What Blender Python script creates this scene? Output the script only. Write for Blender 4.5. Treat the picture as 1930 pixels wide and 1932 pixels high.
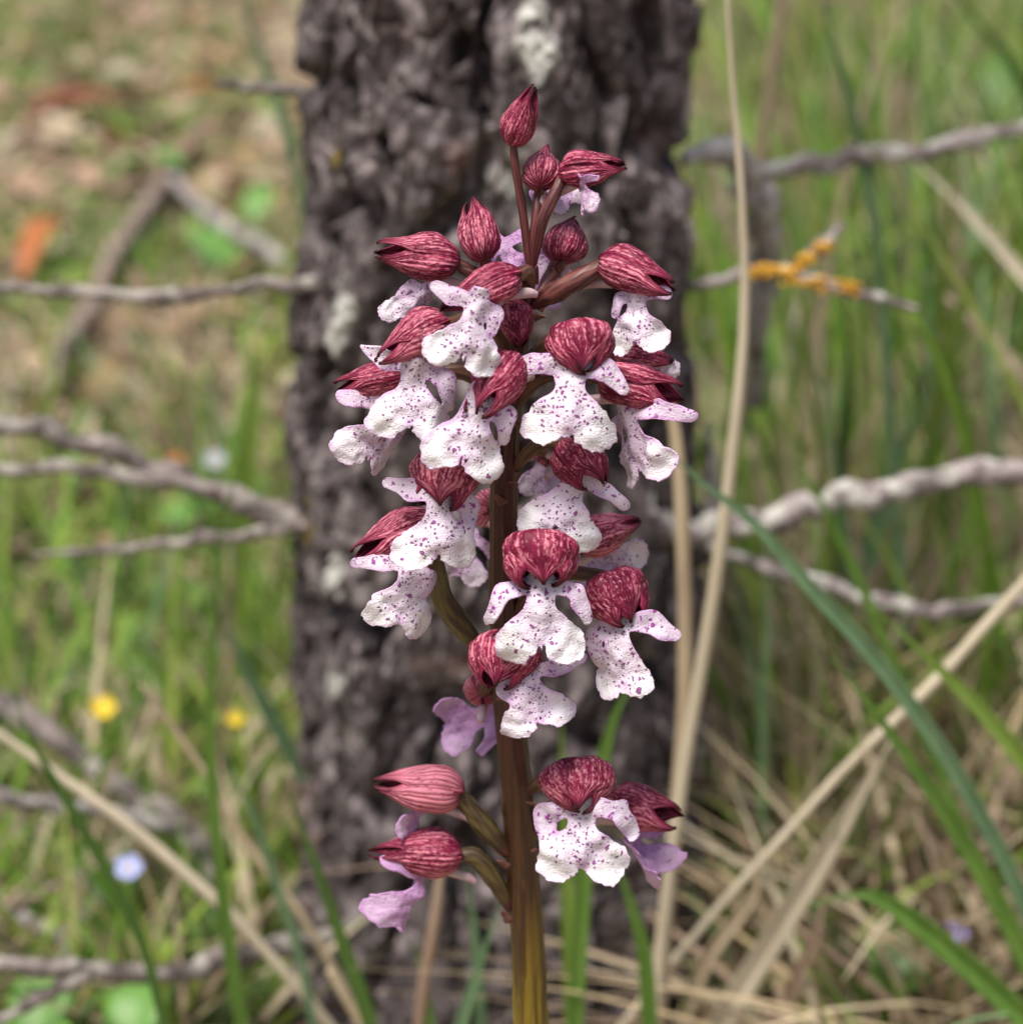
import bpy, math, random
import numpy as np
from mathutils import Vector, Matrix

for o in list(bpy.data.objects):
    bpy.data.objects.remove(o)
SC = bpy.context.scene
COL = SC.collection
RAD = math.radians

# ------------------------------------------------------------------ camera
CAM_H, PITCH, TANX = 0.43, RAD(20.0), 0.2038
cam_d = bpy.data.cameras.new('camera')
cam = bpy.data.objects.new('camera', cam_d)
COL.objects.link(cam)
cam.location = (0, 0, CAM_H)
cam.rotation_euler = (RAD(90) - PITCH, 0, 0)
cam_d.sensor_fit = 'HORIZONTAL'
cam_d.sensor_width = 36
cam_d.lens = 18 / TANX
cam_d.clip_start = 0.02
cam_d.clip_end = 300
cam_d.dof.use_dof = True
cam_d.dof.focus_distance = 0.434
cam_d.dof.aperture_fstop = 16.0
SC.camera = cam

# ------------------------------------------------------------------ light
SUN_EL, SUN_AZ = RAD(68), RAD(215)      # azimuth measured clockwise from +Y (behind the camera)
world = bpy.data.worlds.new('World')
SC.world = world
world.use_nodes = True
wn = world.node_tree
bg = wn.nodes['Background']
sky = wn.nodes.new('ShaderNodeTexSky')
sky.sky_type = 'NISHITA'
sky.sun_disc = False
sky.sun_elevation = SUN_EL
sky.sun_rotation = SUN_AZ
sky.air_density = 1.0
sky.dust_density = 4.0
sky.ozone_density = 0.6
wn.links.new(sky.outputs[0], bg.inputs[0])
bg.inputs[1].default_value = 0.066
sun_d = bpy.data.lights.new('sun', 'SUN')
sun_d.energy = 3.0
sun_d.angle = RAD(24)
sun_d.color = (1.0, 0.95, 0.88)
sun = bpy.data.objects.new('sun', sun_d)
COL.objects.link(sun)
sdir = Vector((math.sin(SUN_AZ) * math.cos(SUN_EL), math.cos(SUN_AZ) * math.cos(SUN_EL), math.sin(SUN_EL)))
sun.location = sdir * 5
sun.rotation_euler = (-sdir).to_track_quat('-Z', 'Y').to_euler()
SC.view_settings.view_transform = 'Standard'
SC.view_settings.look = 'None'
SC.view_settings.exposure = 0.80
SC.view_settings.gamma = 1
SC.render.engine = 'CYCLES'
SC.cycles.use_denoising = True
SC.cycles.max_bounces = 6
SC.cycles.transparent_max_bounces = 4

# ------------------------------------------------------------------ picture -> place
RGT = Vector((1, 0, 0))
FWD = Vector((0, math.cos(PITCH), -math.sin(PITCH)))
UPV = Vector((0, math.sin(PITCH), math.cos(PITCH)))
CAMP = Vector((0, 0, CAM_H))

def ray(px, py):
    return FWD + RGT * ((px - 965) / 965 * TANX) + UPV * ((966 - py) / 965 * TANX)

def atY(px, py, Y):                       # the point seen there on the upright plane Y
    r = ray(px, py)
    return CAMP + r * (Y / r.y)

def atG(px, py, z=0.0):                   # the point seen there on the ground
    r = ray(px, py)
    return CAMP + r * ((z - CAM_H) / r.z)

def pxm(p):                               # metres per picture pixel at a point
    return (Vector(p) - CAMP).dot(FWD) * TANX / 965

# ------------------------------------------------------------------ noise
def _hash(i, j, k, s):
    h = (i.astype(np.int64) * 374761393 + j.astype(np.int64) * 668265263 + k.astype(np.int64) * 2147483647 + s * 974634) & 0xffffffff
    h = ((h ^ (h >> 13)) * 1274126177) & 0xffffffff
    h = h ^ (h >> 16)
    h = (h * 2246822519) & 0xffffffff
    return ((h ^ (h >> 15)) & 0xffffff) / float(0xffffff)

def vn(x, y, z=None, s=0):                # value noise in -1..1
    x = np.asarray(x, float); y = np.asarray(y, float)
    z = np.zeros_like(x) if z is None else np.asarray(z, float)
    i, j, k = np.floor(x), np.floor(y), np.floor(z)
    f, g, h = x - i, y - j, z - k
    f, g, h = [t * t * (3 - 2 * t) for t in (f, g, h)]
    out = 0
    for a in (0, 1):
        for b in (0, 1):
            for c in (0, 1):
                w = (f if a else 1 - f) * (g if b else 1 - g) * (h if c else 1 - h)
                out = out + w * _hash(i + a, j + b, k + c, s)
    return out * 2 - 1

def fbm(x, y, z=None, o=4, s=0):
    t, a, m = 0, 1.0, 0
    for q in range(o):
        t = t + a * vn(x * 2 ** q, y * 2 ** q, None if z is None else z * 2 ** q, s + q)
        m += a
        a *= 0.5
    return t / m * 1.5

def voro(x, y, s=0):                      # F1, F2-F1 of a jittered grid
    i, j = np.floor(x), np.floor(y)
    d1 = np.full(x.shape, 9.0); d2 = np.full(x.shape, 9.0); cid = np.zeros(x.shape)
    zz = np.zeros_like(x)
    for a in (-1, 0, 1):
        for b in (-1, 0, 1):
            ca, cb = i + a, j + b
            hx = ca + 0.15 + 0.7 * _hash(ca, cb, zz, s)
            hy = cb + 0.15 + 0.7 * _hash(ca, cb, zz + 1, s)
            d = np.hypot(x - hx, y - hy)
            c = _hash(ca, cb, zz + 2, s)
            cid = np.where(d < d1, c, cid)
            d2 = np.where(d < d1, d1, np.minimum(d2, d))
            d1 = np.minimum(d1, d)
    return d1, d2 - d1, cid

def sstep(a, b, x):
    t = np.clip((x - a) / (b - a), 0, 1)
    return t * t * (3 - 2 * t)

# ------------------------------------------------------------------ mesh helpers
def mesh_np(name, V, F, smooth=True, uv=None, attrs=None, colors=None):
    """V (n,3), F (m,4) or (m,3) arrays; uv per vertex (n,2); attrs {name: (n,)}; colors (n,3)."""
    V = np.asarray(V, np.float32); F = np.asarray(F, np.int32)
    me = bpy.data.meshes.new(name)
    n = F.shape[1]
    me.vertices.add(len(V)); me.vertices.foreach_set('co', V.ravel())
    me.loops.add(F.size); me.loops.foreach_set('vertex_index', F.ravel())
    me.polygons.add(len(F)); me.polygons.foreach_set('loop_start', np.arange(0, F.size, n, dtype=np.int32))
    me.polygons.foreach_set('use_smooth', np.full(len(F), smooth))
    if uv is not None:
        l = me.uv_layers.new(name='UVMap')
        l.data.foreach_set('uv', np.asarray(uv, np.float32)[F.ravel()].ravel())
    for k, a in (attrs or {}).items():
        at = me.attributes.new(k, 'FLOAT', 'POINT')
        at.data.foreach_set('value', np.asarray(a, np.float32))
    if colors is not None:
        c = np.ones((len(V), 4), np.float32); c[:, :3] = colors
        at = me.color_attributes.new('col', 'FLOAT_COLOR', 'POINT')
        at.data.foreach_set('color', c.ravel())
    me.update(calc_edges=True)
    me.validate()
    return me

def put(name, me, mat, parent=None, label=None, cat=None, group=None, kind=None):
    o = bpy.data.objects.new(name, me)
    COL.objects.link(o)
    if mat is not None and me is not None:
        me.materials.append(mat)
    if parent is not None:
        o.parent = parent
    for k, v in (('label', label), ('category', cat), ('group', group), ('kind', kind)):
        if v:
            o[k] = v
    return o

def empty(name, loc=(0, 0, 0), **kw):
    o = put(name, None, None, **kw)
    o.location = loc
    return o

def gridfaces(nu, nv, wrap=False):
    i = np.arange(nu - 1)[:, None]
    j = np.arange(nv if wrap else nv - 1)[None, :]
    a = i * nv + j; b = i * nv + (j + 1) % nv
    return np.stack([a, b, b + nv, a + nv], -1).reshape(-1, 4)

def spline(P, n, extra=None):
    """Catmull-Rom through the points; extra arrays are interpolated alike."""
    P = np.array([tuple(p) for p in P], float)
    if extra is not None:
        P = np.column_stack([P, np.asarray(extra, float)])
    m = len(P)
    Q = np.vstack([2 * P[0] - P[1], P, 2 * P[-1] - P[-2]])
    t = np.linspace(0, m - 1 - 1e-9, n)
    i = t.astype(int); f = (t - i)[:, None]
    a, b, c, d = Q[i], Q[i + 1], Q[i + 2], Q[i + 3]
    return 0.5 * (2 * b + (c - a) * f + (2 * a - 5 * b + 4 * c - d) * f ** 2 + (3 * b - a - 3 * c + d) * f ** 3)

def frames(P):
    T = np.gradient(P, axis=0); T /= np.linalg.norm(T, axis=1)[:, None] + 1e-12
    N = np.zeros_like(P); B = np.zeros_like(P)
    n = np.cross(T[0], (0.3, 1, 0.2)); n /= np.linalg.norm(n)
    for i in range(len(P)):
        n = n - T[i] * n.dot(T[i]); n /= np.linalg.norm(n) + 1e-12
        N[i] = n; B[i] = np.cross(T[i], n)
    return T, N, B

def tube(name, P, R, nv=14, bump=None, ribs=0, twist=0.0, ribamp=0.0, n=None, caps=True):
    """A closed tapered tube through the points P with radii R (metres)."""
    n = n or max(8, len(P) * 6)
    S = spline(P, n, R)
    C, r = S[:, :3], np.maximum(S[:, 3], 1e-5)
    T, N, B = frames(C)
    th = np.linspace(0, 2 * math.pi, nv, endpoint=False)
    u = np.linspace(0, 1, n)
    rr = np.repeat(r[:, None], nv, 1)
    if ribs:
        rr = rr * (1 + ribamp * np.cos(ribs * (th[None] + twist * u[:, None])))
    if bump:
        a, f, s = bump
        X = C[:, None, :] + (np.cos(th)[None, :, None] * N[:, None] + np.sin(th)[None, :, None] * B[:, None]) * rr[..., None]
        rr = rr * (1 + a * fbm(X[..., 0] * f, X[..., 1] * f, X[..., 2] * f, 3, s))
    V = C[:, None, :] + (np.cos(th)[None, :, None] * N[:, None] + np.sin(th)[None, :, None] * B[:, None]) * rr[..., None]
    V = V.reshape(-1, 3)
    uv = np.stack(np.broadcast_arrays(th[None] / (2 * math.pi), u[:, None]), -1).reshape(-1, 2)
    F = gridfaces(n, nv, True)
    if caps:
        a = len(V)
        V = np.vstack([V, C[0], C[-1]]); uv = np.vstack([uv, [0.5, 0], [0.5, 1]])
        j = np.arange(nv); k = (j + 1) % nv
        F = np.vstack([F, np.stack([k, j, np.full(nv, a), np.full(nv, a)], -1)[:, :4]]) if False else F
        me_tris = np.vstack([np.stack([k, j, np.full(nv, a)], -1), np.stack([j + (n - 1) * nv, k + (n - 1) * nv, np.full(nv, a + 1)], -1)])
        F = np.vstack([np.column_stack([F[:, 0], F[:, 1], F[:, 2]]), np.column_stack([F[:, 0], F[:, 2], F[:, 3]]), me_tris])
    return mesh_np(name, V, F, True, uv)

# ------------------------------------------------------------------ materials
class NT:
    def __init__(s, name):
        s.m = bpy.data.materials.new(name); s.m.use_nodes = True
        s.t = s.m.node_tree; s.n = s.t.nodes
        s.b = s.n['Principled BSDF']; s.out = s.n['Material Output']
    def node(s, typ, **kw):
        o = s.n.new('ShaderNode' + typ)
        ins = kw.pop('ins', {})
        for k, v in kw.items(): setattr(o, k, v)
        for k, v in ins.items(): s.set(o.inputs[k], v)
        return o
    def set(s, sock, v):
        if isinstance(v, bpy.types.NodeSocket): s.t.links.new(v, sock)
        else: sock.default_value = v
    def math(s, op, a, b=0.0, c=0.0, clamp=False):
        o = s.node('Math', operation=op, use_clamp=clamp)
        for i, v in enumerate((a, b, c)): s.set(o.inputs[i], v)
        return o.outputs[0]
    def ramp(s, x, lo, hi):
        o = s.node('MapRange', interpolation_type='SMOOTHSTEP', clamp=True)
        s.set(o.inputs[0], x); s.set(o.inputs[1], lo); s.set(o.inputs[2], hi)
        return o.outputs[0]
    def mix(s, f, a, b):
        o = s.node('Mix', data_type='RGBA')
        s.set(o.inputs[0], f)
        s.set(o.inputs[6], a if isinstance(a, bpy.types.NodeSocket) else (*a, 1))
        s.set(o.inputs[7], b if isinstance(b, bpy.types.NodeSocket) else (*b, 1))
        return o.outputs[2]
    def attr(s, name, out='Fac'):
        return s.node('Attribute', attribute_name=name).outputs[out]
    def noise(s, vec, scale, detail=3, rough=0.55, dim='3D'):
        o = s.node('TexNoise', noise_dimensions=dim, ins={'Scale': scale, 'Detail': detail, 'Roughness': rough})
        if vec is not None: s.set(o.inputs['Vector'], vec)
        return o.outputs[0]
    def voro(s, vec, scale, feature='F1', rnd=1.0):
        o = s.node('TexVoronoi', feature=feature, ins={'Scale': scale, 'Randomness': rnd})
        s.set(o.inputs['Vector'], vec)
        return o
    def mapv(s, vec, scale=(1, 1, 1), loc=(0, 0, 0)):
        o = s.node('Mapping'); s.set(o.inputs[0], vec)
        s.set(o.inputs[1], loc); s.set(o.inputs[3], scale)
        return o.outputs[0]
    def coord(s, which='Object'):
        return s.node('TexCoord').outputs[which]
    def bump(s, h, strength, dist):
        o = s.node('Bump', ins={'Strength': strength, 'Distance': dist}); s.set(o.inputs['Height'], h)
        s.set(s.b.inputs['Normal'], o.outputs[0])
    def base(s, c): s.set(s.b.inputs['Base Color'], c if isinstance(c, bpy.types.NodeSocket) else (*c, 1))
    def rough(s, v): s.set(s.b.inputs['Roughness'], v)
    def translucent(s, col, fac):
        tr = s.node('BsdfTranslucent'); s.set(tr.inputs[0], col)
        mx = s.node('MixShader'); s.set(mx.inputs[0], fac)
        s.t.links.new(s.b.outputs[0], mx.inputs[1]); s.t.links.new(tr.outputs[0], mx.inputs[2])
        s.t.links.new(mx.outputs[0], s.out.inputs[0])
    def shift(s, vec, k=37.0):                 # a different piece of pattern on each object
        rnd = s.node('ObjectInfo').outputs['Random']
        sc = s.math('MULTIPLY', rnd, k)
        cb = s.node('CombineXYZ'); [s.set(cb.inputs[i], sc) for i in range(3)]
        va = s.node('VectorMath', operation='ADD'); s.set(va.inputs[0], vec); s.set(va.inputs[1], cb.outputs[0])
        return va.outputs[0]

def mat_lip():
    m = NT('petal_white_spotted')
    uv = m.shift(m.coord('UV'), 41.0)
    warp = m.node('TexNoise', ins={'Scale': 14.0, 'Detail': 2.0}); m.set(warp.inputs['Vector'], uv)
    off = m.node('VectorMath', operation='SCALE'); m.set(off.inputs[0], warp.outputs['Color']); m.set(off.inputs['Scale'], 0.085)
    va = m.node('VectorMath', operation='ADD'); m.set(va.inputs[0], uv); m.set(va.inputs[1], off.outputs[0])
    uvw = va.outputs[0]
    dens = m.attr('dens')
    edge = m.attr('edge')
    arm = m.attr('arm')
    tint = m.node('SeparateColor'); m.set(tint.inputs[0], m.node('ObjectInfo').outputs['Color'])
    lil = tint.outputs[0]
    # fine spots in the middle
    v1 = m.voro(uvw, 18.5)
    cell = m.node('SeparateColor'); m.set(cell.inputs[0], v1.outputs['Color'])
    keep = m.math('LESS_THAN', cell.outputs[0], dens)
    size = m.math('MULTIPLY_ADD', cell.outputs[1], 0.20, 0.22)
    s1 = m.math('MULTIPLY', keep, m.ramp(m.math('SUBTRACT', size, v1.outputs['Distance']), -0.02, 0.10))
    # few larger blotches
    v2 = m.voro(uvw, 8.5)
    cell2 = m.node('SeparateColor'); m.set(cell2.inputs[0], v2.outputs['Color'])
    keep2 = m.math('LESS_THAN', cell2.outputs[0], m.math('MULTIPLY_ADD', arm, 0.55, 0.10))
    keep2 = m.math('MULTIPLY', keep2, m.ramp(edge, 0.02, 0.06))
    s2 = m.math('MULTIPLY', keep2, m.ramp(m.math('SUBTRACT', 0.27, v2.outputs['Distance']), -0.02, 0.08))
    spot = m.math('MAXIMUM', s1, s2)
    spot = m.math('MULTIPLY', spot, m.math('MULTIPLY_ADD', lil, -0.55, 1.0))
    soft = m.noise(uv, 3.0, 2)
    pink = m.math('ADD', m.math('MULTIPLY', m.ramp(edge, 0.055, 0.0), 0.45),
                  m.math('MULTIPLY', m.ramp(dens, 0.15, 0.9), 0.30))
    pink = m.math('ADD', pink, m.math('MULTIPLY', arm, 0.22))
    pink = m.math('ADD', pink, m.math('MULTIPLY', lil, 0.75))
    pink = m.math('MULTIPLY', pink, m.math('MULTIPLY_ADD', soft, 0.9, 0.55), clamp=True)
    basec = m.mix(pink, (0.88, 0.85, 0.88), (0.66, 0.38, 0.68))
    purple = m.mix(arm, (0.27, 0.05, 0.26), (0.40, 0.035, 0.38))
    c = m.mix(m.math('MULTIPLY', spot, 0.93), basec, purple)
    m.base(c)
    m.rough(0.55)
    m.b.inputs['Specular IOR Level'].default_value = 0.3
    cellb = m.noise(uv, 48.0, 3)
    h = m.math('ADD', m.math('MULTIPLY', cellb, 0.5), m.math('MULTIPLY', spot, 0.8))
    h = m.math('ADD', h, m.math('MULTIPLY', m.noise(uv, 12.0, 2), 1.0))
    m.bump(h, 0.8, 0.0004)
    m.translucent(c, 0.22)
    return m.m

def mat_sepal():
    m = NT('sepal_crimson_mottled')
    raw = m.coord('UV')
    uv = m.shift(raw, 53.0)
    sep = m.node('SeparateXYZ'); m.set(sep.inputs[0], raw)
    u, v = sep.outputs[1], sep.outputs[0]
    oc = m.node('SeparateColor'); m.set(oc.inputs[0], m.node('ObjectInfo').outputs['Color'])
    fine = m.noise(m.mapv(uv, (7, 6.0, 1)), 2.3, 4, 0.66)
    mid = m.noise(m.mapv(uv, (2.0, 2.0, 1)), 1.1, 2)
    streak = m.noise(m.mapv(uv, (12, 1.8, 1)), 1.0, 2)
    val = m.math('ADD', m.math('MULTIPLY', fine, 1.05), m.math('MULTIPLY', mid, 0.45))
    val = m.math('ADD', val, m.math('MULTIPLY', streak, 0.42))
    val = m.math('ADD', val, m.math('MULTIPLY', oc.outputs[0], 0.30))
    light = m.ramp(val, 0.93, 1.11)
    # plain dark edges and dark tips
    light = m.math('MULTIPLY', light, m.ramp(m.math('ABSOLUTE', v), 1.02, 0.72))
    light = m.math('MULTIPLY', light, m.ramp(u, 1.0, 0.70))
    light = m.math('MULTIPLY', light, m.math('MULTIPLY_ADD', m.ramp(u, 0.0, 0.12), 0.6, 0.4))
    vein = m.node('TexWave', wave_type='BANDS', bands_direction='X', ins={'Scale': 1.7, 'Distortion': 1.6, 'Detail': 2.0, 'Detail Scale': 2.0})
    m.set(vein.inputs['Vector'], uv)
    light = m.math('MULTIPLY', light, m.math('MULTIPLY_ADD', m.ramp(vein.outputs[1], 0.0, 0.45), 0.75, 0.25))
    dark = m.mix(m.ramp(mid, 0.35, 0.65), (0.135, 0.006, 0.030), (0.255, 0.013, 0.058))
    dark = m.mix(m.ramp(u, 0.86, 1.0), dark, (0.055, 0.010, 0.016))
    c = m.mix(light, dark, (0.68, 0.235, 0.30))
    # the inner face is paler
    geo = m.node('NewGeometry')
    m.base(c)
    m.rough(0.5)
    m.b.inputs['Specular IOR Level'].default_value = 0.22
    h = m.math('ADD', m.math('MULTIPLY', vein.outputs[1], 0.8), m.math('MULTIPLY', fine, 0.6))
    m.bump(h, 0.5, 0.0004)
    m.translucent(c, 0.10)
    return m.m

def mat_ovary():
    m = NT('ovary_olive_purple')
    uv = m.shift(m.coord('UV'), 29.0)
    raw = m.node('SeparateXYZ'); m.set(raw.inputs[0], m.coord('UV'))
    oc = m.node('SeparateColor'); m.set(oc.inputs[0], m.node('ObjectInfo').outputs['Color'])
    n = m.noise(m.mapv(uv, (9, 2, 1)), 1.4, 3)
    a = m.mix(oc.outputs[0], (0.16, 0.042, 0.038), (0.115, 0.095, 0.028))
    b = m.mix(oc.outputs[0], (0.055, 0.012, 0.015), (0.055, 0.03, 0.018))
    c = m.mix(m.ramp(n, 0.38, 0.62), a, b)
    c = m.mix(m.math('MULTIPLY', m.ramp(raw.outputs[1], 0.75, 1.0), 0.7), c, (0.12, 0.012, 0.03))
    m.base(c); m.rough(0.5)
    m.bump(n, 0.4, 0.0004)
    return m.m

def mat_stem():
    m = NT('stem_green_to_purple')
    co = m.coord('Object')
    z = m.node('SeparateXYZ'); m.set(z.inputs[0], co)
    st = m.noise(m.mapv(co, (900, 900, 35)), 1.0, 3)
    zz = m.math('ADD', z.outputs[2], m.math('MULTIPLY', m.math('SUBTRACT', st, 0.5), 0.02))
    c1 = m.mix(m.ramp(zz, 0.165, 0.205), (0.225, 0.155, 0.012), (0.080, 0.036, 0.012))
    c2 = m.mix(m.ramp(zz, 0.195, 0.245), c1, (0.062, 0.013, 0.010))
    c3 = m.mix(m.ramp(zz, 0.26, 0.32), c2, (0.058, 0.010, 0.012))
    d = m.mix(m.math('MULTIPLY', m.ramp(st, 0.44, 0.58), 0.7), c3, (0.028, 0.010, 0.007))
    m.base(d); m.rough(0.42)
    m.bump(st, 0.35, 0.0004)
    return m.m

def mat_simple(name, cols, scale=40.0, rough=0.6, bump=0.3, dist=0.0005, stretch=(1, 1, 1), trans=0.0, lo=0.35, hi=0.65):
    m = NT(name)
    co = m.shift(m.coord('Object'), 3.0)
    n = m.noise(m.mapv(co, stretch), scale, 4)
    c = m.mix(m.ramp(n, lo, hi), cols[0], cols[1])
    if len(cols) > 2:
        n2 = m.noise(m.mapv(co, stretch), scale * 0.37, 3)
        c = m.mix(m.ramp(n2, 0.52, 0.66), c, cols[2])
    m.base(c); m.rough(rough)
    if bump: m.bump(n, bump, dist)
    if trans: m.translucent(c, trans)
    return m.m

def mat_vcol(name, rough=0.55, trans=0.25, var=0.25, scale=60):
    m = NT(name)
    c = m.attr('col', 'Color')
    n = m.noise(m.coord('Object'), scale, 2)
    hs = m.node('HueSaturation'); m.set(hs.inputs['Color'], c)
    m.set(hs.inputs['Value'], m.math('MULTIPLY_ADD', n, var * 2, 1 - var))
    m.base(hs.outputs[0]); m.rough(rough)
    m.b.inputs['Specular IOR Level'].default_value = 0.35
    if trans: m.translucent(hs.outputs[0], trans)
    return m.m

def mat_bark():
    m = NT('bark_grey_brown')
    co = m.coord('Object')
    plate = m.attr('plate')
    lich = m.attr('lichen'); moss = m.attr('moss')
    n1 = m.noise(co, 38, 5, 0.65)
    n2 = m.noise(m.mapv(co, (1, 1, 0.45)), 120, 4, 0.6)
    n3 = m.noise(co, 420, 3)
    n4 = m.noise(m.mapv(co, (1, 1, 0.6)), 230, 3, 0.6)
    c = m.mix(plate, (0.036, 0.029, 0.029), (0.085, 0.070, 0.071))
    c = m.mix(m.ramp(n1, 0.50, 0.68), c, (0.145, 0.119, 0.120))
    c = m.mix(m.math('MULTIPLY', m.ramp(n2, 0.52, 0.70), 0.8), c, (0.36, 0.31, 0.315))
    c = m.mix(m.math('MULTIPLY', m.ramp(n2, 0.46, 0.30), 0.7), c, (0.045, 0.034, 0.032))
    c = m.mix(m.math('MULTIPLY', m.ramp(m.noise(co, 22, 3), 0.60, 0.72), 0.5), c, (0.22, 0.125, 0.105))
    c = m.mix(m.math('MULTIPLY', m.ramp(n4, 0.54, 0.66), 0.75), c, (0.27, 0.23, 0.232))
    c = m.mix(m.math('MULTIPLY', m.ramp(n4, 0.46, 0.34), 0.75), c, (0.030, 0.024, 0.024))
    lm = m.math('MULTIPLY', lich, m.ramp(m.noise(co, 150, 4), 0.36, 0.55))
    c = m.mix(lm, c, (0.52, 0.52, 0.48))
    mm = m.math('MULTIPLY', moss, m.ramp(m.noise(co, 200, 3), 0.36, 0.55))
    c = m.mix(mm, c, (0.17, 0.125, 0.02))
    m.base(c); m.rough(0.9); m.b.inputs['Specular IOR Level'].default_value = 0.15
    m.bump(m.math('ADD', n2, m.math('MULTIPLY', n3, 0.4)), 0.8, 0.0016)
    return m.m

def mat_twig(name, a, b, lichen=(0.5, 0.5, 0.46), amt=0.55, yellow=0.0):
    m = NT(name)
    co = m.shift(m.coord('Object'), 2.0)
    n = m.noise(co, 130, 4, 0.65)
    c = m.mix(m.ramp(n, 0.44, 0.56), a, b)
    c = m.mix(m.math('MULTIPLY', m.ramp(m.noise(co, 120, 3), 0.50, 0.58), amt), c, lichen)
    c = m.mix(m.math('MULTIPLY', m.ramp(m.noise(co, 75, 3), 0.46, 0.36), 0.75), c, (0.075, 0.06, 0.055))
    if yellow:
        c = m.mix(m.math('MULTIPLY', m.ramp(m.noise(co, 60, 3), 0.52, 0.6), yellow), c, (0.5, 0.27, 0.02))
    m.base(c); m.rough(0.85); m.bump(n, 0.7, 0.0015)
    return m.m

def mat_ground():
    m = NT('forest_floor')
    co = m.coord('Object')
    n1 = m.noise(co, 7, 4, 0.6)
    n2 = m.noise(co, 19, 4, 0.6)
    n3 = m.noise(co, 60, 4, 0.65)
    n4 = m.noise(m.mapv(co, (1, 1, 1), (5, 3, 0)), 11, 3)
    c = m.mix(m.ramp(n1, 0.40, 0.60), (0.20, 0.135, 0.085), (0.30, 0.235, 0.145))
    c = m.mix(m.math('MULTIPLY', m.ramp(n2, 0.50, 0.66), 0.8), c, (0.33, 0.21, 0.165))
    c = m.mix(m.math('MULTIPLY', m.ramp(n4, 0.52, 0.64), 0.85), c, (0.14, 0.155, 0.04))
    c = m.mix(m.math('MULTIPLY', m.ramp(n3, 0.55, 0.72), 0.75), c, (0.42, 0.36, 0.26))
    c = m.mix(m.math('MULTIPLY', m.ramp(n3, 0.42, 0.28), 0.8), c, (0.06, 0.045, 0.025))
    m.base(c); m.rough(0.95)
    m.bump(m.math('ADD', n3, n2), 0.8, 0.006)
    return m.m

M_LIP, M_SEPAL, M_OVARY, M_STEM = mat_lip(), mat_sepal(), mat_ovary(), mat_stem()
M_BRACT = mat_simple('bract_pale', ((0.26, 0.12, 0.09), (0.16, 0.05, 0.05)), 300, 0.6, 0.2, 0.0003, trans=0.2)
M_SPUR = mat_simple('spur_pale_pink', ((0.66, 0.52, 0.5), (0.55, 0.34, 0.40)), 200, 0.55, 0.2, 0.0003, trans=0.2)
M_LEAF = mat_simple('leaf_green', ((0.085, 0.17, 0.03), (0.12, 0.24, 0.045)), 30, 0.45, 0.2, 0.001, trans=0.2)
M_BARK = mat_bark()
M_TWIG = mat_twig('dead_twig_grey', (0.09, 0.072, 0.066), (0.22, 0.185, 0.17), (0.40, 0.37, 0.33), 0.6)
M_TWIGW = mat_twig('dead_twig_pale', (0.15, 0.12, 0.12), (0.33, 0.285, 0.28), (0.52, 0.51, 0.46), 0.8)
M_TWIGP = mat_twig('dead_twig_bleached', (0.33, 0.29, 0.28), (0.48, 0.43, 0.42), (0.60, 0.58, 0.54), 0.5)
M_TWIGD = mat_twig('dead_twig_dark', (0.075, 0.06, 0.05), (0.17, 0.14, 0.12), (0.45, 0.44, 0.4), 0.3)
M_LICH = mat_simple('lichen_orange', ((0.62, 0.30, 0.025), (0.72, 0.42, 0.05)), 500, 0.9, 0.9, 0.002)
M_LICHW = mat_simple('lichen_white', ((0.60, 0.60, 0.57), (0.42, 0.41, 0.37)), 300, 0.9, 0.9, 0.002)
M_GRASS = mat_vcol('grass_blades', 0.5, 0.38)
M_LITTER = mat_vcol('dry_litter', 0.85, 0.1)
M_GROUND = mat_ground()
def green(name, a, b): return mat_simple(name, (a, b), 25, 0.45, 0.15, 0.0006, (6, 6, 1), 0.28)
M_GB = {
    'green': green('blade_green', (0.10, 0.20, 0.03), (0.145, 0.27, 0.045)),
    'dark': green('blade_dark_green', (0.065, 0.14, 0.025), (0.10, 0.19, 0.035)),
    'blue': green('blade_blue_green', (0.13, 0.23, 0.115), (0.18, 0.29, 0.15)),
    'lime': green('blade_lime', (0.16, 0.26, 0.035), (0.22, 0.33, 0.06)),
    'tan': mat_simple('straw_tan', ((0.42, 0.33, 0.21), (0.52, 0.42, 0.28), (0.36, 0.26, 0.19)), 30, 0.6, 0.3, 0.0006, (4, 4, 0.7), 0.1),
    'pale': mat_simple('straw_pale', ((0.50, 0.43, 0.31), (0.62, 0.54, 0.40)), 30, 0.6, 0.3, 0.0006, (4, 4, 0.7), 0.1),
    'brown': mat_simple('straw_brown', ((0.30, 0.20, 0.14), (0.42, 0.31, 0.22)), 30, 0.65, 0.3, 0.0006, (4, 4, 0.7), 0.1),
}

# ------------------------------------------------------------------ ground
def build_ground():
    n = 240
    t = np.linspace(-1, 1, n)
    xs = np.sinh(t * 5.2) / np.sinh(5.2) * 70
    ys = np.sinh(t * 5.2) / np.sinh(5.2) * 70 + 1.2
    X, Y = np.meshgrid(xs, ys)
    Z = gz(X, Y)
    V = np.stack([X, Y, Z], -1).reshape(-1, 3)
    put('ground', mesh_np('ground', V, gridfaces(n, n)), M_GROUND, kind='structure',
        label='brown forest floor of needles, moss and dry grass')

def gz(X, Y):
    X = np.asarray(X, float); Y = np.asarray(Y, float)
    return 0.010 * fbm(X * 3.1, Y * 3.1, None, 2, 5) * sstep(0.5, 1.0, np.abs(Y)) + 0.006 * vn(X * 14, Y * 14, None, 9) * sstep(0.5, 0.9, Y) + 0.25 * np.maximum(0, (np.hypot(X, Y) - 6) / 30) * (1 + fbm(X * .1, Y * .1, None, 2, 3)) - 0.004

build_ground()

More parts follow.
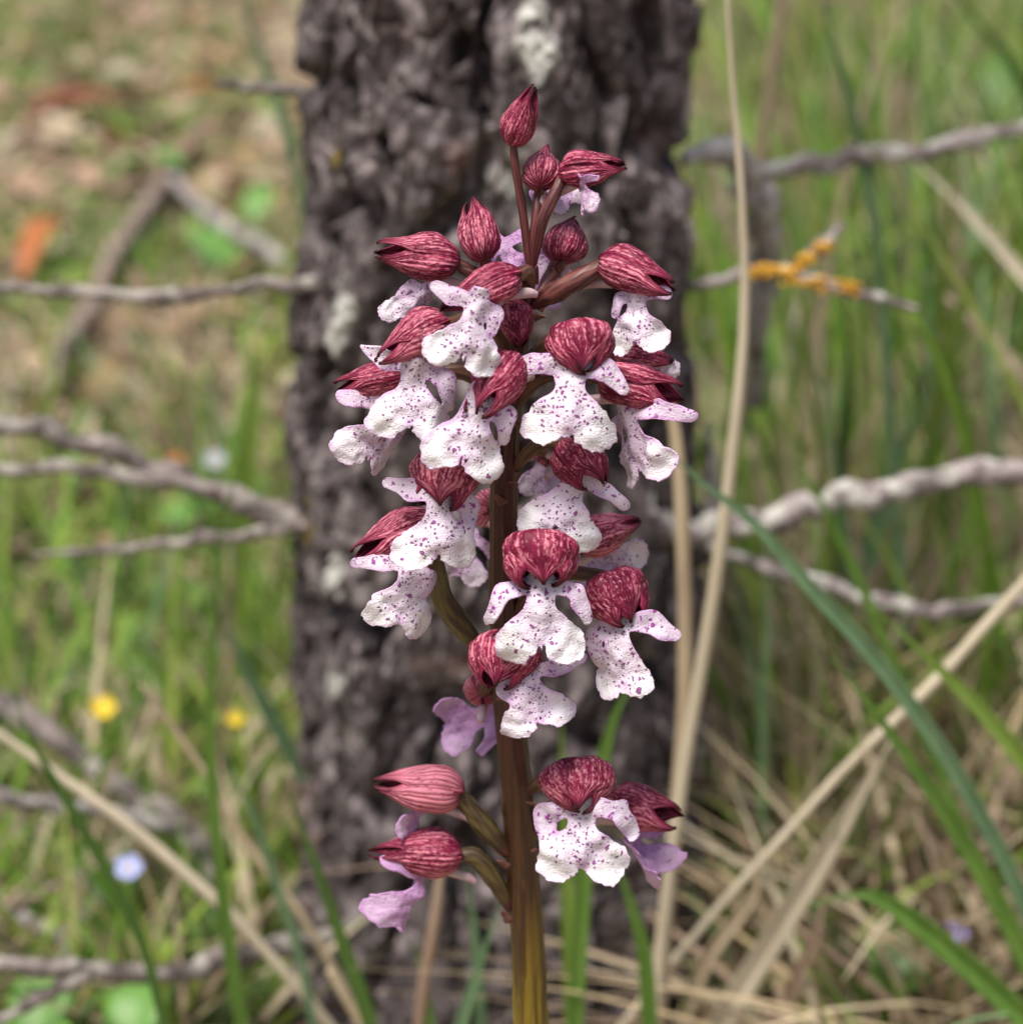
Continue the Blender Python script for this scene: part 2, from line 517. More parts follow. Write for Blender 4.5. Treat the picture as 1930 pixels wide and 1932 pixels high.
# ------------------------------------------------------------------ pine tree (trunk, dead branches)
TY = 0.72
def trunk_axis(z):
    z = np.asarray(z, float)
    return np.interp(z, [0.0, 0.15, 0.33, 3.2], [-0.0062, -0.0055, -0.0054, 0.05])
def trunk_rad(z):
    return np.interp(np.asarray(z, float), [-0.06, 0.0, 0.06, 0.17, 0.33, 0.6, 3.2], [0.083, 0.068, 0.0635, 0.0598, 0.0562, 0.054, 0.042])

def trunk_tz(px, py):                         # picture -> (theta, z) on the trunk's front
    p = atY(px, py, TY - 0.045)
    r = float(trunk_rad(p.z))
    s = max(-0.995, min(0.995, (p.x - float(trunk_axis(p.z))) / r))
    return math.asin(s), p.z

def build_tree():
    tree = empty('pine_tree', (0, 0, 0), label='pine tree with rough grey-brown fissured bark standing behind the orchid', cat='tree')
    zs = np.concatenate([np.linspace(-0.06, 0.42, 640), np.linspace(0.425, 3.2, 150)])
    nt = 560
    q = np.linspace(-1, 1, nt, endpoint=False)
    th = math.pi * (0.62 * q + 0.38 * q ** 3)       # finer towards the camera
    TH, Z = np.meshgrid(th, zs)
    R = trunk_rad(Z)
    A = TH * 0.06
    cx, sx = np.cos(TH) * 0.06, np.sin(TH) * 0.06
    wx = A + 0.010 * fbm(cx * 45, sx * 45, Z * 38, 3, 21)
    wz = Z + 0.016 * fbm(cx * 38, sx * 38, Z * 30, 3, 31)
    d1, e1, c1 = voro(wx / 0.031, wz / 0.070, 3)
    d2, e2, c2 = voro(wx / 0.012 + 7, wz / 0.020 + 3, 8)
    plate = sstep(0.03, 0.20, e1)
    def terrace(v, k):
        v = v * k; f = np.floor(v); t = v - f
        return (f + sstep(.62, .95, t)) / k
    tn = fbm(cx * 34, sx * 34, Z * 15, 4, 41)
    h = 0.0080 * plate + 0.0040 * (c1 - 0.5) * plate + 0.0070 * terrace(tn, 3.4) + (0.0012 * sstep(0.02, 0.12, e2) + 0.0014 * (c2 - 0.5)) * plate
    h = h + 0.0008 * fbm(cx * 330, sx * 330, Z * 240, 3, 51) + 0.0012 * fbm(cx * 120, sx * 120, Z * 50, 2, 53)
    tone = np.clip(.5 + .55 * (c2 - .5) + .5 * fbm(cx * 60, sx * 60, Z * 40, 3, 57), 0, 1)
    # the fissures that can be told apart in the picture
    fiss = [([(612, -20), (640, 70), (628, 170), (650, 260)], 16, .011), ([(1262, 60), (1268, 160), (1275, 260), (1262, 350)], 44, .016),
            ([(600, 380), (606, 440), (598, 540), (612, 640)], 22, .010), ([(735, 260), (742, 330), (728, 420)], 16, .010),
            ([(612, 690), (604, 760), (604, 840), (612, 900)], 28, .012), ([(1262, 690), (1268, 800), (1266, 940), (1258, 1060)], 40, .014),
            ([(690, 920), (720, 1000), (705, 1090)], 14, .009), ([(585, 1010), (592, 1100), (600, 1180)], 16, .012),
            ([(672, 1170), (700, 1215), (690, 1300)], 18, .010), ([(560, 1430), (555, 1520), (545, 1620)], 20, .014),
            ([(1150, 1160), (1180, 1300), (1170, 1420)], 16, .008), ([(1250, 1330), (1262, 1450), (1240, 1560)], 18, .010),
            ([(800, 180), (860, 190), (930, 215)], 10, .006), ([(590, 255), (600, 330), (640, 360)], 14, .010),
            ([(700, 430), (760, 470), (790, 540)], 12, .006), ([(830, 1330), (800, 1420), (815, 1530)], 14, .008),
            ([(900, 1700), (930, 1800), (910, 1900)], 14, .009), ([(1060, 1700), (1090, 1800), (1080, 1900)], 14, .009),
            ([(640, 1500), (650, 1600), (630, 1700)], 14, .008), ([(850, 0), (870, 60), (850, 130)], 12, .006),
            ([(1110, 20), (1130, 110), (1180, 200)], 12, .007), ([(1180, 400), (1200, 500), (1190, 600)], 12, .007)]
    ww = 0.003 * fbm(cx * 150, sx * 150, Z * 150, 3, 61)
    for pts, wpx, dep in fiss:
        P = np.array([trunk_tz(*p) for p in pts])
        P[:, 0] *= 0.06
        dist = np.full(Z.shape, 9.0)
        S = spline(np.column_stack([P, np.zeros(len(P))]), 14)
        for a, b in zip(S[:-1], S[1:]):
            ab = b - a; L = ab[0] ** 2 + ab[1] ** 2 + 1e-12
            t = np.clip(((A - a[0]) * ab[0] + (Z - a[1]) * ab[1]) / L, 0, 1)
            dist = np.minimum(dist, np.hypot(A - a[0] - t * ab[0], Z - a[1] - t * ab[1]))
        w = wpx * 0.000155 * 0.5
        dist = np.maximum(0, dist + ww)
        k = np.exp(-(dist / (w * 1.35)) ** 2.6)
        h = h - 1.5 * dep * k
        plate = plate * (1 - 0.6 * k)
    h = h * np.where(Z > 0.45, 0.9, 1)
    # lichen and moss patches
    def patch(lst):
        out = np.zeros(Z.shape)
        for px, py, rx, rz in lst:
            t0, z0 = trunk_tz(px, py)
            d = np.hypot((A - t0 * 0.06) / (rx * 0.000155), (Z - z0) / (rz * 0.000155))
            d = d + 0.35 * fbm(cx * 160, sx * 160, Z * 160, 3, 71)
            out = np.maximum(out, sstep(1.1, 0.6, d))
        return out
    lichen = patch([(655, 575, 42, 55), (640, 640, 35, 40), (640, 1110, 40, 70), (600, 1330, 30, 25), (1010, 60, 40, 70), (960, 330, 45, 60), (880, 1330, 30, 50), (1250, 960, 40, 40)])
    moss = patch([(590, 1010, 16, 50), (575, 1060, 20, 40), (610, 300, 18, 30), (655, 1390, 22, 22), (980, 640, 18, 30)])
    h = h + 0.0016 * lichen * (1 + vn(cx * 500, sx * 500, Z * 500, 3))
    Rr = R - 0.0085 + h
    X = trunk_axis(Z) + Rr * np.sin(TH)
    Y = TY - Rr * np.cos(TH)
    V = np.stack([X, Y, Z], -1).reshape(-1, 3)
    me = mesh_np('trunk', V, gridfaces(len(zs), nt, True), True, attrs={'plate': tone.ravel(), 'lichen': lichen.ravel(), 'moss': moss.ravel()})
    put('trunk', me, M_BARK, tree)

    def br(pts, ws, Y, mat, seed, name='branch', parent=tree, amp=0.26):
        Ys = Y if isinstance(Y, (list, tuple)) else [Y] * len(pts)
        P = [atY(x, y, yy) for (x, y), yy in zip(pts, Ys)]
        R = [w * 0.5 * pxm(p) for w, p in zip(ws, P)]
        rb = random.Random(seed)
        S = spline(P, len(P) * 3, R)
        P = [tuple(np.array(q[:3]) + np.array([rb.gauss(0, .22), rb.gauss(0, .2), rb.gauss(0, .30)]) * q[3]) for q in S]; R = [q[3] * rb.uniform(.82, 1.22) for q in S]
        me = tube(name, P, R, 14, (amp, 230, seed), n=len(P) * 6)
        return put(name, me, mat, parent)
    br([(640, 530), (560, 535), (450, 545), (320, 561), (200, 552), (100, 546), (-80, 540)], [34, 28, 24, 26, 24, 22, 18], .70, M_TWIG, 1)
    b = br([(640, 985), (560, 978), (430, 935), (280, 868), (110, 815), (-60, 775)], [56, 50, 42, 40, 38, 30], .71, M_TWIG, 2)
    br([(400, 922), (300, 905), (150, 882), (-60, 880)], [30, 30, 26, 22], .705, M_TWIG, 3, 'twig', b)
    br([(215, 850), (190, 875), (170, 888)], [14, 12, 10], .707, M_TWIG, 31, 'twig', b)
    br([(640, 990), (560, 992), (470, 1003), (380, 1020), (220, 1036), (60, 1046)], [30, 26, 22, 22, 18, 10], .695, M_TWIG, 4)
    b = br([(680, 1765), (600, 1775), (480, 1800), (350, 1832), (200, 1832), (60, 1822), (-60, 1815)], [38, 42, 38, 36, 34, 32, 30], [.70, .67, .645, .62, .605, .60, .60], M_TWIG, 5)
    br([(170, 1840), (100, 1868), (40, 1905), (-40, 1950)], [26, 24, 22, 18], .60, M_TWIG, 6, 'twig', b)
    br([(600, 178), (530, 168), (470, 162), (405, 158)], [26, 22, 24, 12], .76, M_TWIGD, 7)
    b = br([(1230, 552), (1290, 546), (1400, 522), (1500, 520), (1600, 548), (1735, 582)], [22, 20, 24, 28, 22, 10], .70, M_TWIGW, 8)
    t = br([(1480, 520), (1520, 492), (1560, 455), (1588, 425)], [28, 24, 26, 12], .70, M_TWIGW, 9, 'twig', b)
    rnd = random.Random(4)
    def lich(pts, n, rad, par, Y=.70):
        # crusty cushions of lichen on the twig, one piece of growth per stretch
        VV, FF = [], []
        for i in range(n):
            f = rnd.random() * (len(pts) - 1); k = min(int(f), len(pts) - 2); f -= k
            x = pts[k][0] * (1 - f) + pts[k + 1][0] * f + rnd.uniform(-6, 6)
            y = pts[k][1] * (1 - f) + pts[k + 1][1] * f + rnd.gauss(0, 6)
            c = np.array(atY(x, y, Y - rnd.uniform(0.0005, 0.0022)))
            r = rad * rnd.uniform(.5, 1.1)
            th = np.linspace(0, 2 * math.pi, 9, endpoint=False); ph = np.linspace(0.05, math.pi - .05, 6)
            T, Pp = np.meshgrid(th, ph)
            S = np.stack([np.cos(T) * np.sin(Pp), np.sin(T) * np.sin(Pp), np.cos(Pp)], -1).reshape(-1, 3)
            S = S * (1 + 0.35 * vn(S[:, 0] * 3 + i, S[:, 1] * 3, S[:, 2] * 3, i))[:, None] * r * np.array([1, .7, .8])
            FF.append(gridfaces(6, 9, True) + len(VV) * 54); VV.append(S + c)
        put('lichen', mesh_np('lichen', np.vstack(VV), np.vstack(FF)), M_LICH, par)
    lich([(1410, 515), (1450, 512), (1500, 518)], 130, .0011, b)
    lich([(1500, 505), (1530, 485), (1565, 455)], 110, .0011, b)
    lich([(1500, 530), (1560, 536), (1620, 546)], 90, .0009, b)
    b = br([(1200, 1005), (1260, 1010), (1340, 1000), (1450, 975), (1600, 935), (1750, 905), (1930, 888), (2050, 878)], [60, 54, 46, 46, 46, 46, 46, 42], .70, M_TWIGW, 10)
    br([(1330, 1020), (1380, 1048), (1480, 1082), (1620, 1122), (1730, 1152), (1800, 1150), (1960, 1128)], [26, 24, 26, 27, 30, 26, 20], .70, M_TWIGW, 11, 'twig', b)
    br([(1345, 1000), (1342, 950), (1336, 880), (1332, 800)], [30, 26, 26, 12], .72, M_TWIGW, 12, 'twig', b)
    b = br([(1290, 300), (1375, 288), (1415, 340), (1435, 420), (1442, 500), (1430, 620), (1420, 760)], [30, 48, 54, 56, 50, 40, 30], [.75, .77, .79, .80, .81, .82, .84], M_TWIGP, 13)
    br([(1400, 320), (1470, 322), (1600, 302), (1750, 280), (1860, 255), (2000, 225)], [24, 34, 36, 34, 32, 26], [.79, .80, .80, .80, .80, .80], M_TWIGW, 14, 'twig', b)
    # small tufts of white lichen on the bark
    for k, (px, py, w) in enumerate([(655, 575, 40), (640, 632, 26), (672, 600, 26)]):
        t0, z0 = trunk_tz(px, py)
        r = float(trunk_rad(z0)) - 0.003
        c = np.array([trunk_axis(z0) + r * math.sin(t0), TY - r * math.cos(t0), z0])
        T, Pp = np.meshgrid(np.linspace(0, 2 * math.pi, 26, endpoint=False), np.linspace(.05, math.pi - .05, 16))
        S = np.stack([np.cos(T) * np.sin(Pp), np.sin(T) * np.sin(Pp), np.cos(Pp)], -1).reshape(-1, 3)
        S = S * (1 + 0.5 * fbm(S[:, 0] * 3 + k, S[:, 1] * 3, S[:, 2] * 3, 3, k))[:, None] * np.array([w * .00008, .004, w * .0001])
        put('lichen', mesh_np('lichen', S + c, gridfaces(16, 26, True)), M_LICHW, tree)
    return tree

build_tree()

# ------------------------------------------------------------------ orchid
SY = 0.4229
STEM_PX = [(1002, 1960), (996, 1800), (986, 1650), (974, 1480), (960, 1330), (952, 1180), (950, 1050), (952, 900), (962, 760), (975, 660), (988, 590), (996, 540), (1001, 500)]
STEM_W = [33, 31, 31, 29, 28, 27, 26, 25, 23, 20, 17, 13, 10]

orchid = empty('orchid', (0, SY, 0), label='flowering orchid with a spike of crimson-hooded white spotted flowers on a brown stem', cat='orchid')
OOFF = Vector((0, SY, 0))
def oput(name, me, mat, parent, col=None):
    o = put(name, me, mat, parent)
    if col is not None: o.color = (*col, 1)
    return o

def stem_pt(py):
    y = [p[1] for p in STEM_PX][::-1]; x = [p[0] for p in STEM_PX][::-1]
    return atY(float(np.interp(py, y, x)), py, SY)

def shifted(P, off=OOFF):
    return [tuple(Vector(p) - off) for p in P]

P = [atY(x, y, SY) for x, y in STEM_PX]
base = P[0].copy()
P = [Vector((base.x + 0.004, SY, -0.012)), Vector((base.x + 0.003, SY, 0.07))] + P
W = [0.0042, 0.0040] + [w * pxm(p) for w, p in zip(STEM_W, P[2:])]
stem_me = tube('stem', shifted(P), W, 40, (0.05, 420, 2), 9, 0.4, 0.045, n=200)
oput('stem', stem_me, M_STEM, orchid)

def sepal_mesh(name, L, R, ang, half, gape, bend, seed, keel=0.16, nu=34, nv=19, taper=0.36):
    u = np.linspace(0, 1, nu) ** 1.0
    v = np.linspace(-1, 1, nv)
    U, Vv = np.meshgrid(u, v, indexing='ij')
    egg = np.sin(math.pi * np.clip(U, 0, 1) ** 0.60) ** 0.62
    egg = egg * (1 - 0.30 * U ** 3)
    rr = egg * (1 - min(gape, .25) * 0.4) + gape * sstep(0.25, 1.0, U)
    wprof = np.clip((1 - U) / taper, 0.03, 1) ** 0.85
    a = ang + half * Vv * wprof
    k = 1 + keel * (1 - Vv * Vv) * sstep(0, .3, U) + 0.12 * vn(U * 2.6 + seed, Vv * 1.7, None, seed) + 0.055 * vn(U * 6 + seed, Vv * 4, None, seed + 1) + 0.022 * np.cos(Vv * 18 + seed + 1.5 * vn(U * 3, Vv * 2, None, seed))
    k = k + 0.10 * np.maximum(0, np.abs(Vv) - .75) * sstep(.3, .9, U) * 2 * math.sin(seed * 2.3)
    r = R * rr * k
    x = L * (U - 0.45 + .07 * sstep(.78, 1, U)) + L * .03 * vn(U * 4, Vv * 2 + seed, None, seed + 5)
    yv = np.sin(a) * r
    zv = np.cos(a) * r * .9 - bend * L * U ** 2
    # slender curved point
    zv = zv + (np.cos(ang) * 0.5 + .3 * math.sin(seed * 1.7)) * R * 0.3 * np.maximum(0, U - .82) / .18 * (0.25 + gape)
    yv = yv + R * .22 * math.cos(seed * 3.1) * np.maximum(0, U - .72) / .28
    V = np.stack([x, yv, zv], -1).reshape(-1, 3)
    uv = np.stack([Vv, U], -1).reshape(-1, 2)
    return V, gridfaces(nu, nv), uv

def sd_cap(x, y, ax, ay, bx, by, ra, rb):
    dx, dy = bx - ax, by - ay
    t = np.clip(((x - ax) * dx + (y - ay) * dy) / (dx * dx + dy * dy), 0, 1)
    return np.hypot(x - ax - t * dx, y - ay - t * dy) - (ra + (rb - ra) * t)

def smin(a, b, k):
    h = np.clip(0.5 + 0.5 * (b - a) / k, 0, 1)
    return b * (1 - h) + a * h - k * h * (1 - h)

def lip_mesh(seed, aL=35, aR=35, armlen=0.56, spread=0.27, lob=0.285, notch=0.16, wid=1.0, bow=0.5, curl=0.0, armz=0.0, roll=0.3, wav=1.0):
    """Three-lobed lip; 2D outline cut from a smooth distance field, then curved. y runs down the lip, z to its face."""
    rn = random.Random(seed)
    h = 0.0195
    xs = np.arange(-0.95, 0.951, h); ys = np.arange(-0.14, 1.22, h)
    X, Y = np.meshgrid(xs, ys)
    j1, j2 = rn.uniform(-.03, .03), rn.uniform(-.03, .03)
    w1, w2 = rn.uniform(.95, 1.1), rn.uniform(.95, 1.1)
    wa = rn.uniform(.9, 1.2); k1, k2 = rn.uniform(.88, 1.12), rn.uniform(.88, 1.12)
    def field(X, Y, cren=True):
        f = sd_cap(X, Y, 0, -0.04, 0, 0.42, 0.14, 0.185)
        f = smin(f, sd_cap(X, Y, 0, .42, -spread * .75, 0.71 + j1, 0.165, lob * .9), 0.06)
        f = smin(f, sd_cap(X, Y, 0, .42, spread * .75, 0.71 + j2, 0.165, lob * .9), 0.06)
        f = smin(f, sd_cap(X, Y, -spread * .7, 0.7 + j1, -spread * 1.1, 0.80 + j1, lob * .85, lob * .82 * w1), 0.04)
        f = smin(f, sd_cap(X, Y, spread * .7, 0.7 + j2, spread * 1.1, 0.80 + j2, lob * .85, lob * .82 * w2), 0.04)
        nt = sd_cap(X, Y, 0.01, 1.25, 0.005, 1.0 - notch, 0.10, 0.035)
        f = np.maximum(f, -nt)
        f = np.minimum(f, sd_cap(X, Y, 0, .78, 0.01, 1.0 - notch + .045, 0.03, 0.016))
        for s, a in ((-1, aL), (1, aR)):  # side lobes
            if a is None: continue
            al = armlen * (k1 if s < 0 else k2)
            a = math.radians(a)
            ex, ey = s * (0.12 + al * 0.50 * math.cos(a * .45)), 0.07 + al * 0.50 * math.sin(a * .45)
            fx, fy = ex + s * al * .52 * math.cos(a * 1.45), ey + al * .52 * math.sin(a * 1.45)
            arm = np.minimum(sd_cap(X, Y, s * .05, .08, ex, ey, .09, .118 * wa), sd_cap(X, Y, ex, ey, fx, fy, .118 * wa, .08))
            f = smin(f, arm, 0.045)
        if cren:
            f = f + 0.019 * vn(X * 22 + seed, Y * 19, None, seed) * sstep(.35, .7, Y) + 0.030 * vn(X * 5.5 + seed, Y * 5.5, None, seed + 3) * sstep(.05, .4, np.hypot(X, Y))
            f = f + 0.008 * np.abs(vn(X * 32, Y * 32, None, seed + 7)) * sstep(.6, .8, Y)
        return f
    f = field(X, Y)
    ins = f < 0
    cell = ins[:-1, :-1] | ins[1:, :-1] | ins[:-1, 1:] | ins[1:, 1:]
    ny, nx = X.shape
    ci, cj = np.nonzero(cell)
    F = np.stack([ci * nx + cj, (ci + 1) * nx + cj, (ci + 1) * nx + cj + 1, ci * nx + cj + 1], -1)
    used = np.unique(F)
    remap = -np.ones(nx * ny, int); remap[used] = np.arange(len(used))
    F = remap[F]
    x, y = X.ravel()[used].copy(), Y.ravel()[used].copy()
    out = f.ravel()[used] > 0
    for it in range(4):                      # pull the outer ring onto the outline
        e = 0.004
        fo = field(x[out], y[out])
        gx = (field(x[out] + e, y[out]) - field(x[out] - e, y[out])) / (2 * e)
        gy = (field(x[out], y[out] + e) - field(x[out], y[out] - e)) / (2 * e)
        g = np.maximum(gx * gx + gy * gy, .25)
        st = np.clip(fo / g, -h, h)
        x[out] -= st * gx * .9; y[out] -= st * gy * .9
    edge = np.clip(-field(x, y, False), 0, .3)
    side = sstep(0.17, 0.30, np.abs(x)) * sstep(0.62, 0.42, y + 0.25 * (np.abs(x) < .2))
    core = np.exp(-(x / 0.25) ** 2) * sstep(1.02, 0.68, y)
    dens = np.clip(core * 1.15 + 0.34 * side + 0.16 * sstep(.95, .6, y) * sstep(.0, .1, edge), 0, 1)
    ax = np.abs(x)
    z = -bow * x * x * (1 + .5 * y) + curl * y * y
    z = z + armz * np.maximum(0, ax - .16) ** 1.5 * side * 2
    rs = np.where(x < 0, rn.choice((-1.6, 1, 1.5)), rn.choice((-1.6, 1, 1.5)))
    z = z - rs * roll * np.maximum(0, np.hypot(ax - spread * .8, y - .72) - .16) ** 2 * 3.2 * sstep(.5, .7, y)
    z = z + 0.085 * wav * fbm(x * 3 + seed, y * 3, None, 2, seed) + 0.04 * np.exp(-(x / .10) ** 2) * sstep(1.0, .3, y) + 0.030 * wav * vn(x * 8 + seed, y * 8, None, seed + 9) * sstep(.3, .7, y)
    V = np.stack([x * wid, y, z], -1)
    return V, F, np.stack([x, y], -1), {'edge': edge, 'dens': dens, 'arm': side}

def frame_from(xa, za):
    xa = Vector(xa).normalized(); ya = Vector(za).cross(xa).normalized(); za = xa.cross(ya)
    return np.array([xa, ya, za]).T

def rot(axis, ang):
    return np.array(Matrix.Rotation(ang, 3, Vector(axis)))

def flower(name, h=None, L=130, R=50, az=0, el=0, roll=0, gape=.1, bend=.10, dz=0, tone=0.0, lip=None, ov=None, ovw=15, ovc=0.4, spur=True, seed=1, ovs=None):
    fl = put(name, None, None, orchid)
    if h is not None:
        c = atY(h[0], h[1], SY - dz * .001)
        s = pxm(c)
        fl.location = c - OOFF
        A = Vector((math.sin(RAD(az)) * math.cos(RAD(el)), -math.cos(RAD(az)) * math.cos(RAD(el)), math.sin(RAD(el))))
        up = Vector((0, 0, 1)) if abs(el) < 75 else Vector((0, 1, 0))
        M = frame_from(A, up) @ rot((1, 0, 0), RAD(roll))
        rn = random.Random(seed)
        R = R * .87
        if el < -30: L = L * .80
        for k, (ang, half) in enumerate(((0, 62), (-106, 74), (106, 74))):
            g = gape * rn.uniform(.7, 1.3)
            if k and el < -30: g = rn.uniform(.20, .28)
            elif k == 0 and el < -30: g = .16; half = 72
            elif k and el < -15: g = max(g, rn.uniform(.2, .3))
            V, F, uv = sepal_mesh('sepal', L * s * rn.uniform(.95, 1.05), R * s * (1.035 if k == 0 else 1), RAD(ang + rn.uniform(-6, 6)), RAD(half), g, bend + rn.uniform(-.03, .03), seed * 5 + k, taper=(.36 if el >= -30 else (.30 if k == 0 else .17)))
            if el < -30: V = V * np.array([.95, 1.22, .88])
            me = mesh_np('sepal', V @ M.T, F, True, uv)
            o = oput('sepal', me, M_SEPAL, fl, (tone + rn.uniform(-.12, .12), 0, 0))
            mod = o.modifiers.new('thickness', 'SOLIDIFY'); mod.thickness = 0.00028; mod.offset = -1
        rear = c + Vector(M @ np.array([-0.45 * L * s, 0, 0]))
        # ovary between stem and flower
        if ov is None:
            ov = [(h[1] + 60)]
        if isinstance(ov[0], tuple):
            Pv = [atY(x, y, SY - d * .001) for x, y, d in ov]
            Pv = [rear + Vector(M @ np.array([0.05 * L * s, 0, 0]))] + Pv
        else:
            a = stem_pt(ov[0])
            dirn = (rear - a); dirn.normalize()
            mid = (rear * .5 + a * .5) + Vector((0, 0, .0035)) + Vector(M @ np.array([-0.12 * L * s, 0, 0]))
            Pv = [rear + Vector(M @ np.array([0.05 * L * s, 0, 0])), mid, a]
        W = [ovw * .8 * s] + [ovw * s] * (len(Pv) - 2) + [ovw * .55 * s]
        W[0] = ovw * .75 * s
        me = tube('ovary', shifted(Pv, c), W, 18, (0.04, 500, seed), 6, 3.0, 0.09, n=40)
        oput('ovary', me, M_OVARY, fl, (ovc, 0, 0))
        # small bract at the foot of the ovary
        a = Pv[-1]; d = (Pv[-2] - a).normalized()
        t = np.linspace(0, 1, 8)
        sd = d.cross(Vector((0, 1, 0.3))).normalized()
        bl = 0.0034 * rn.uniform(.8, 1.5)
        rows = []
        for tt in t:
            w = 0.0009 * (1 - tt) ** .7 + .00005
            cpos = a - c + d * (bl * tt) + Vector((0, -.0016 - .0010 * tt, -.0018 - .0010 * tt * tt))
            rows += [cpos - sd * w, cpos + Vector((0, -.0004 * (1 - tt), 0)), cpos + sd * w]
        o = oput('bract', mesh_np('bract', np.array([tuple(r) for r in rows]), gridfaces(8, 3)), M_BRACT, fl)
        mod = o.modifiers.new('thickness', 'SOLIDIFY'); mod.thickness = 0.0002
        if spur and lip is not None:
            b0 = c + Vector(M @ np.array([-.25 * L * s, 0, -R * s * .8]))
            b1 = c + Vector(M @ np.array([-.55 * L * s, 0, -R * s * 1.05]))
            b2 = c + Vector(M @ np.array([-.68 * L * s, 0, -R * s * 1.30]))
            oput('spur', tube('spur', shifted([b0, b1, b2], c), [.0009, .0009, .0006], 12, n=14), M_SPUR, fl)
        org = c
    else:
        org = atY(lip['b'][0], lip['b'][1], SY - lip.get('dz', dz) * .001)
        fl.location = org - OOFF
    if lip is not None:
        q = dict(lip)
        b = q.pop('b')
        if el < -30 and h is not None: b = (b[0], b[1] - 9); q['len'] = q.get('len', 130) * 1.06
        th = RAD(q.pop('th', 0)); ln = q.pop('len', 130); yaw = RAD(q.pop('yaw', 0)); tilt = RAD(q.pop('tilt', 0))
        tint = q.pop('tint', 0.0); ldz = q.pop('dz', dz + 1)
        V, F, uv, at = lip_mesh(seed * 3 + 1, **q)
        p = atY(b[0], b[1], SY - ldz * .001)
        s = pxm(p) * ln
        R0 = np.array([RGT, -UPV, -FWD]).T                 # lip x, y(down), face
        M = R0 @ rot((0, 0, 1), -th) @ rot((0, 1, 0), -yaw) @ rot((1, 0, 0), tilt)
        me = mesh_np('lip', (V * s) @ M.T + np.array(p - org), F, True, uv, at)
        o = oput('lip', me, M_LIP, fl, (tint, 0, 0))
        mod = o.modifiers.new('thickness', 'SOLIDIFY'); mod.thickness = 0.00030; mod.offset = 0
    return fl

